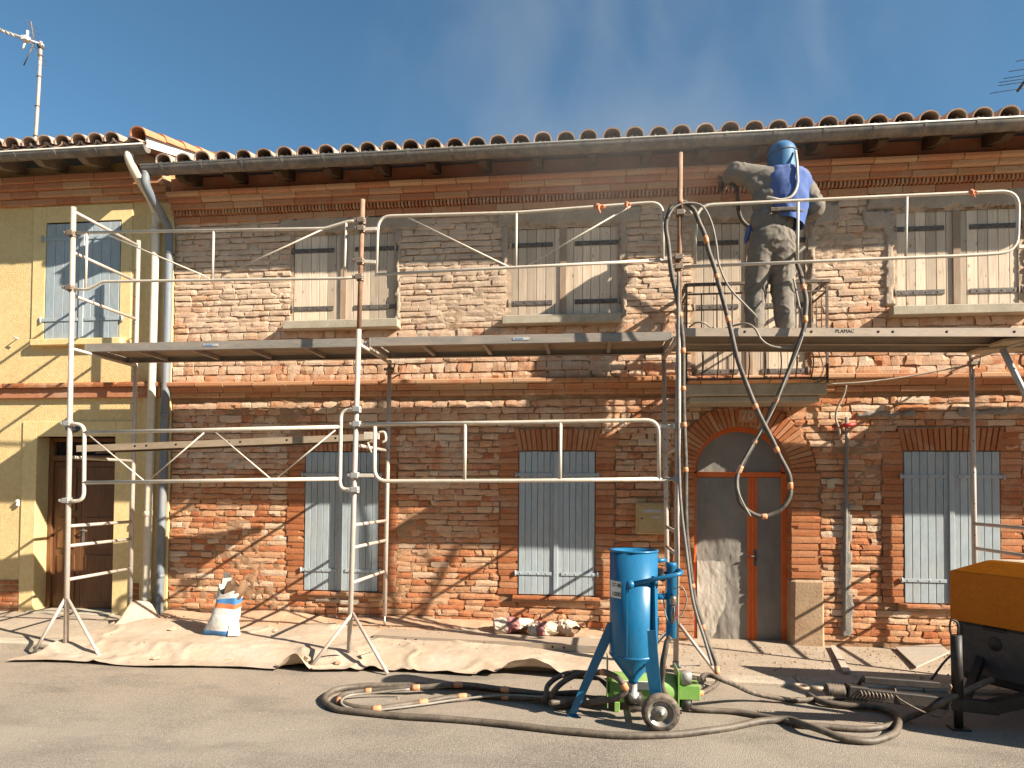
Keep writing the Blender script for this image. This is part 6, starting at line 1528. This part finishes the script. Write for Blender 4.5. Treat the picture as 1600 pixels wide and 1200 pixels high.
# ================================================================== TV ANTENNAS
an = thing('tv_antenna', 'pale yagi television antenna on a mast above the yellow house roof', 'antenna', (-3.03, 1.5, 6.1))
a_top = Vector((-2.985, 1.5, 8.27)); a_end = Vector((-3.948, 1.350, 8.630))
MB().tube([(-3.045, 1.5, 6.05), (-3.03, 1.5, 6.9), (-3.0, 1.5, 7.6), (-2.98, 1.5, 8.33)], [.026, .026, .024, .022], 10).build('mast', M['mast'], an)
for z in (6.9, 7.35, 7.8, 8.12): MB().lathe([(.024, -.012), (.032, -.01), (.032, .01), (.024, .012)], (-3.03 + (z - 6.9) * .035, 1.5, z), (0, 0, 1), 10).build('mast_clip', M['iron'], an)
MB().tube([a_top + Vector((.05, 0, 0)), a_end], .016, 8).build('boom', M['antenna'], an)
dv = (a_end - a_top)
for k in range(9):
    c = a_top + dv * (.36 + .072 * k); MB().tube([c - Vector((0, .08, .0)), c + Vector((0, .08, .0))], .005, 6).build('director', M['iron'], an)
    MB().tube([c + dv.normalized() * .03, c + dv.normalized() * .085], .022, 8).build('boom_sleeve', M['white_paint'], an)
c = a_top + dv * .22; MB().box(c.x - .05, c.x + .05, c.y - .05, c.y + .05, c.z - .02, c.z + .05, .008).tube([c + Vector((.02, 0, .05)), c + Vector((.02, 0, .14))], .018, 8).tube([c + Vector((-.02, 0, -.05)), c + Vector((-.06, 0, -.14))], .014, 8).build('dipole_box', M['white_paint'], an)
for sg in (-1, 1):
    for k in range(4):
        c = a_top + dv * .10 + Vector((-.06 * sg * (sg < 0) * k * .9, 0, sg * (.05 + .085 * k))) + Vector((-.02 * k if sg > 0 else 0, 0, 0)); MB().tube([c - Vector((0, .12, 0)), c + Vector((0, .12, 0))], .004, 6).build('reflector_rod', M['iron'], an)
    c0 = a_top + dv * .10; MB().tube([c0, c0 + Vector((-.02 * 3 if sg > 0 else -.162, 0, sg * .33))], .008, 6).build('reflector_arm', M['iron'], an)
MB().lathe([(0, -.03), (.045, -.03), (.045, .03), (0, .03)], (-2.982, 1.5, 8.26), (1, 0, .1), 8).build('mast_clamp', M['iron'], an)
a2 = thing('tv_antenna', 'dark comb-like television antenna at the far right above the tiled roof', 'antenna', (10.95, 1.5, 5.9))
MB().tube([(10.95, 1.5, 5.85), (10.95, 1.5, 7.35)], .022, 8).build('mast', M['mast'], a2)
MB().tube([(10.526, 1.500, 6.708), (10.966, 1.600, 7.291)], .018, 8).build('boom', M['iron'], a2)
for a, b in (((10.556, 1.580, 7.134), (11.100, 1.580, 7.202)), ((10.461, 1.560, 6.996), (11.048, 1.560, 7.062)), ((10.388, 1.540, 6.898), (10.997, 1.540, 6.963)), ((10.329, 1.530, 6.846), (10.975, 1.530, 6.909)), ((10.316, 1.520, 6.800), (10.968, 1.520, 6.862)), ((10.206, 1.500, 6.696), (10.895, 1.500, 6.773))):
    MB().tube([a, b], .0045, 6).build('antenna_rod', M['iron'], a2)

# ================================================================== ACROSS THE STREET (unseen terrace added behind the viewpoint to shape the fill light)
opp = MB().box(-22, 34, -19.0, -13.2, -.05, 5.3).build('added_terrace', M['warm_bounce_render'])
tag(opp, 'unseen rendered terrace added across the street to cut sky light and bounce warm light', kind='structure')
MB().prism([(-19.4, 5.25), (-12.8, 5.25), (-16.1, 6.5)], -22.3, 34.3, M=Matrix(((0, 1, 0), (1, 0, 0), (0, 0, 1)))).build('roof', M['tile'], opp)
for k in range(11):
    X = -19.5 + k * 5
    for z0, z1 in ((.6, 2.1), (3.4, 4.6)): MB().box(X - .5, X + .5, -13.21, -13.17, z0, z1, .01).build('window_shutter', M['planks'], opp)
    MB().box(X + 1.9, X + 2.8, -13.21, -13.17, 0, 2.1, .01).build('door', M['brown_door'], opp)
MB().box(-22, 34, -13.18, -11.8, -.03, .12, .02).build('pavement', M['pavement'], opp)

# ================================================================== BLASTING DUST IN THE AIR
def dust_volume():
    m = bpy.data.materials.new('airborne_dust'); m.use_nodes = True; t = m.node_tree; N = NT(t)
    for n in list(t.nodes): t.nodes.remove(n)
    out = N.n('OutputMaterial'); v = N.n('VolumePrincipled'); N.link(v.outputs[0], out.inputs['Volume'])
    v.inputs['Color'].default_value = (0.92, 0.86, 0.78, 1); v.inputs['Anisotropy'].default_value = 0.15
    def ball(c, r):
        g = N.n('NewGeometry'); mp = N.n('Mapping', vector_type='TEXTURE'); mp.inputs['Location'].default_value = c; mp.inputs['Scale'].default_value = r
        N.link(g.outputs['Position'], mp.inputs[0]); gr = N.n('TexGradient', gradient_type='SPHERICAL'); N.link(mp.outputs[0], gr.inputs[0]); return gr.outputs['Fac']
    near = N.math('POWER', ball((5.7, -0.5, 5.0), (2.3, 1.0, 0.95)), 1.6)
    plume = ball((5.9, 1.2, 7.4), (4.6, 2.0, 3.2))
    ns = N.noise(N.pos((1.0, 1.0, 0.55)), 0.85, 4, 0.55, 0.8)
    wisps = N.ramp(ns, [(0.46, 0.0), (0.72, 1.0)])
    d = N.math('ADD', N.math('MULTIPLY', N.math('MULTIPLY', near, N.ramp(ns, [(0.3, 0.35), (0.65, 1.0)])), DUST_NEAR), N.math('MULTIPLY', N.math('MULTIPLY', plume, wisps), DUST_PLUME))
    N.link(d, v.inputs['Density'])
    return m
DUST_NEAR, DUST_PLUME = 0.36, 0.13
dv_ = MB().box(1.2, 10.6, -1.55, 3.3, 4.0, 10.7).build('dust_haze', dust_volume())
tag(dv_, 'pale blasting dust drifting from the worker over the eaves into the sky', kind='stuff')
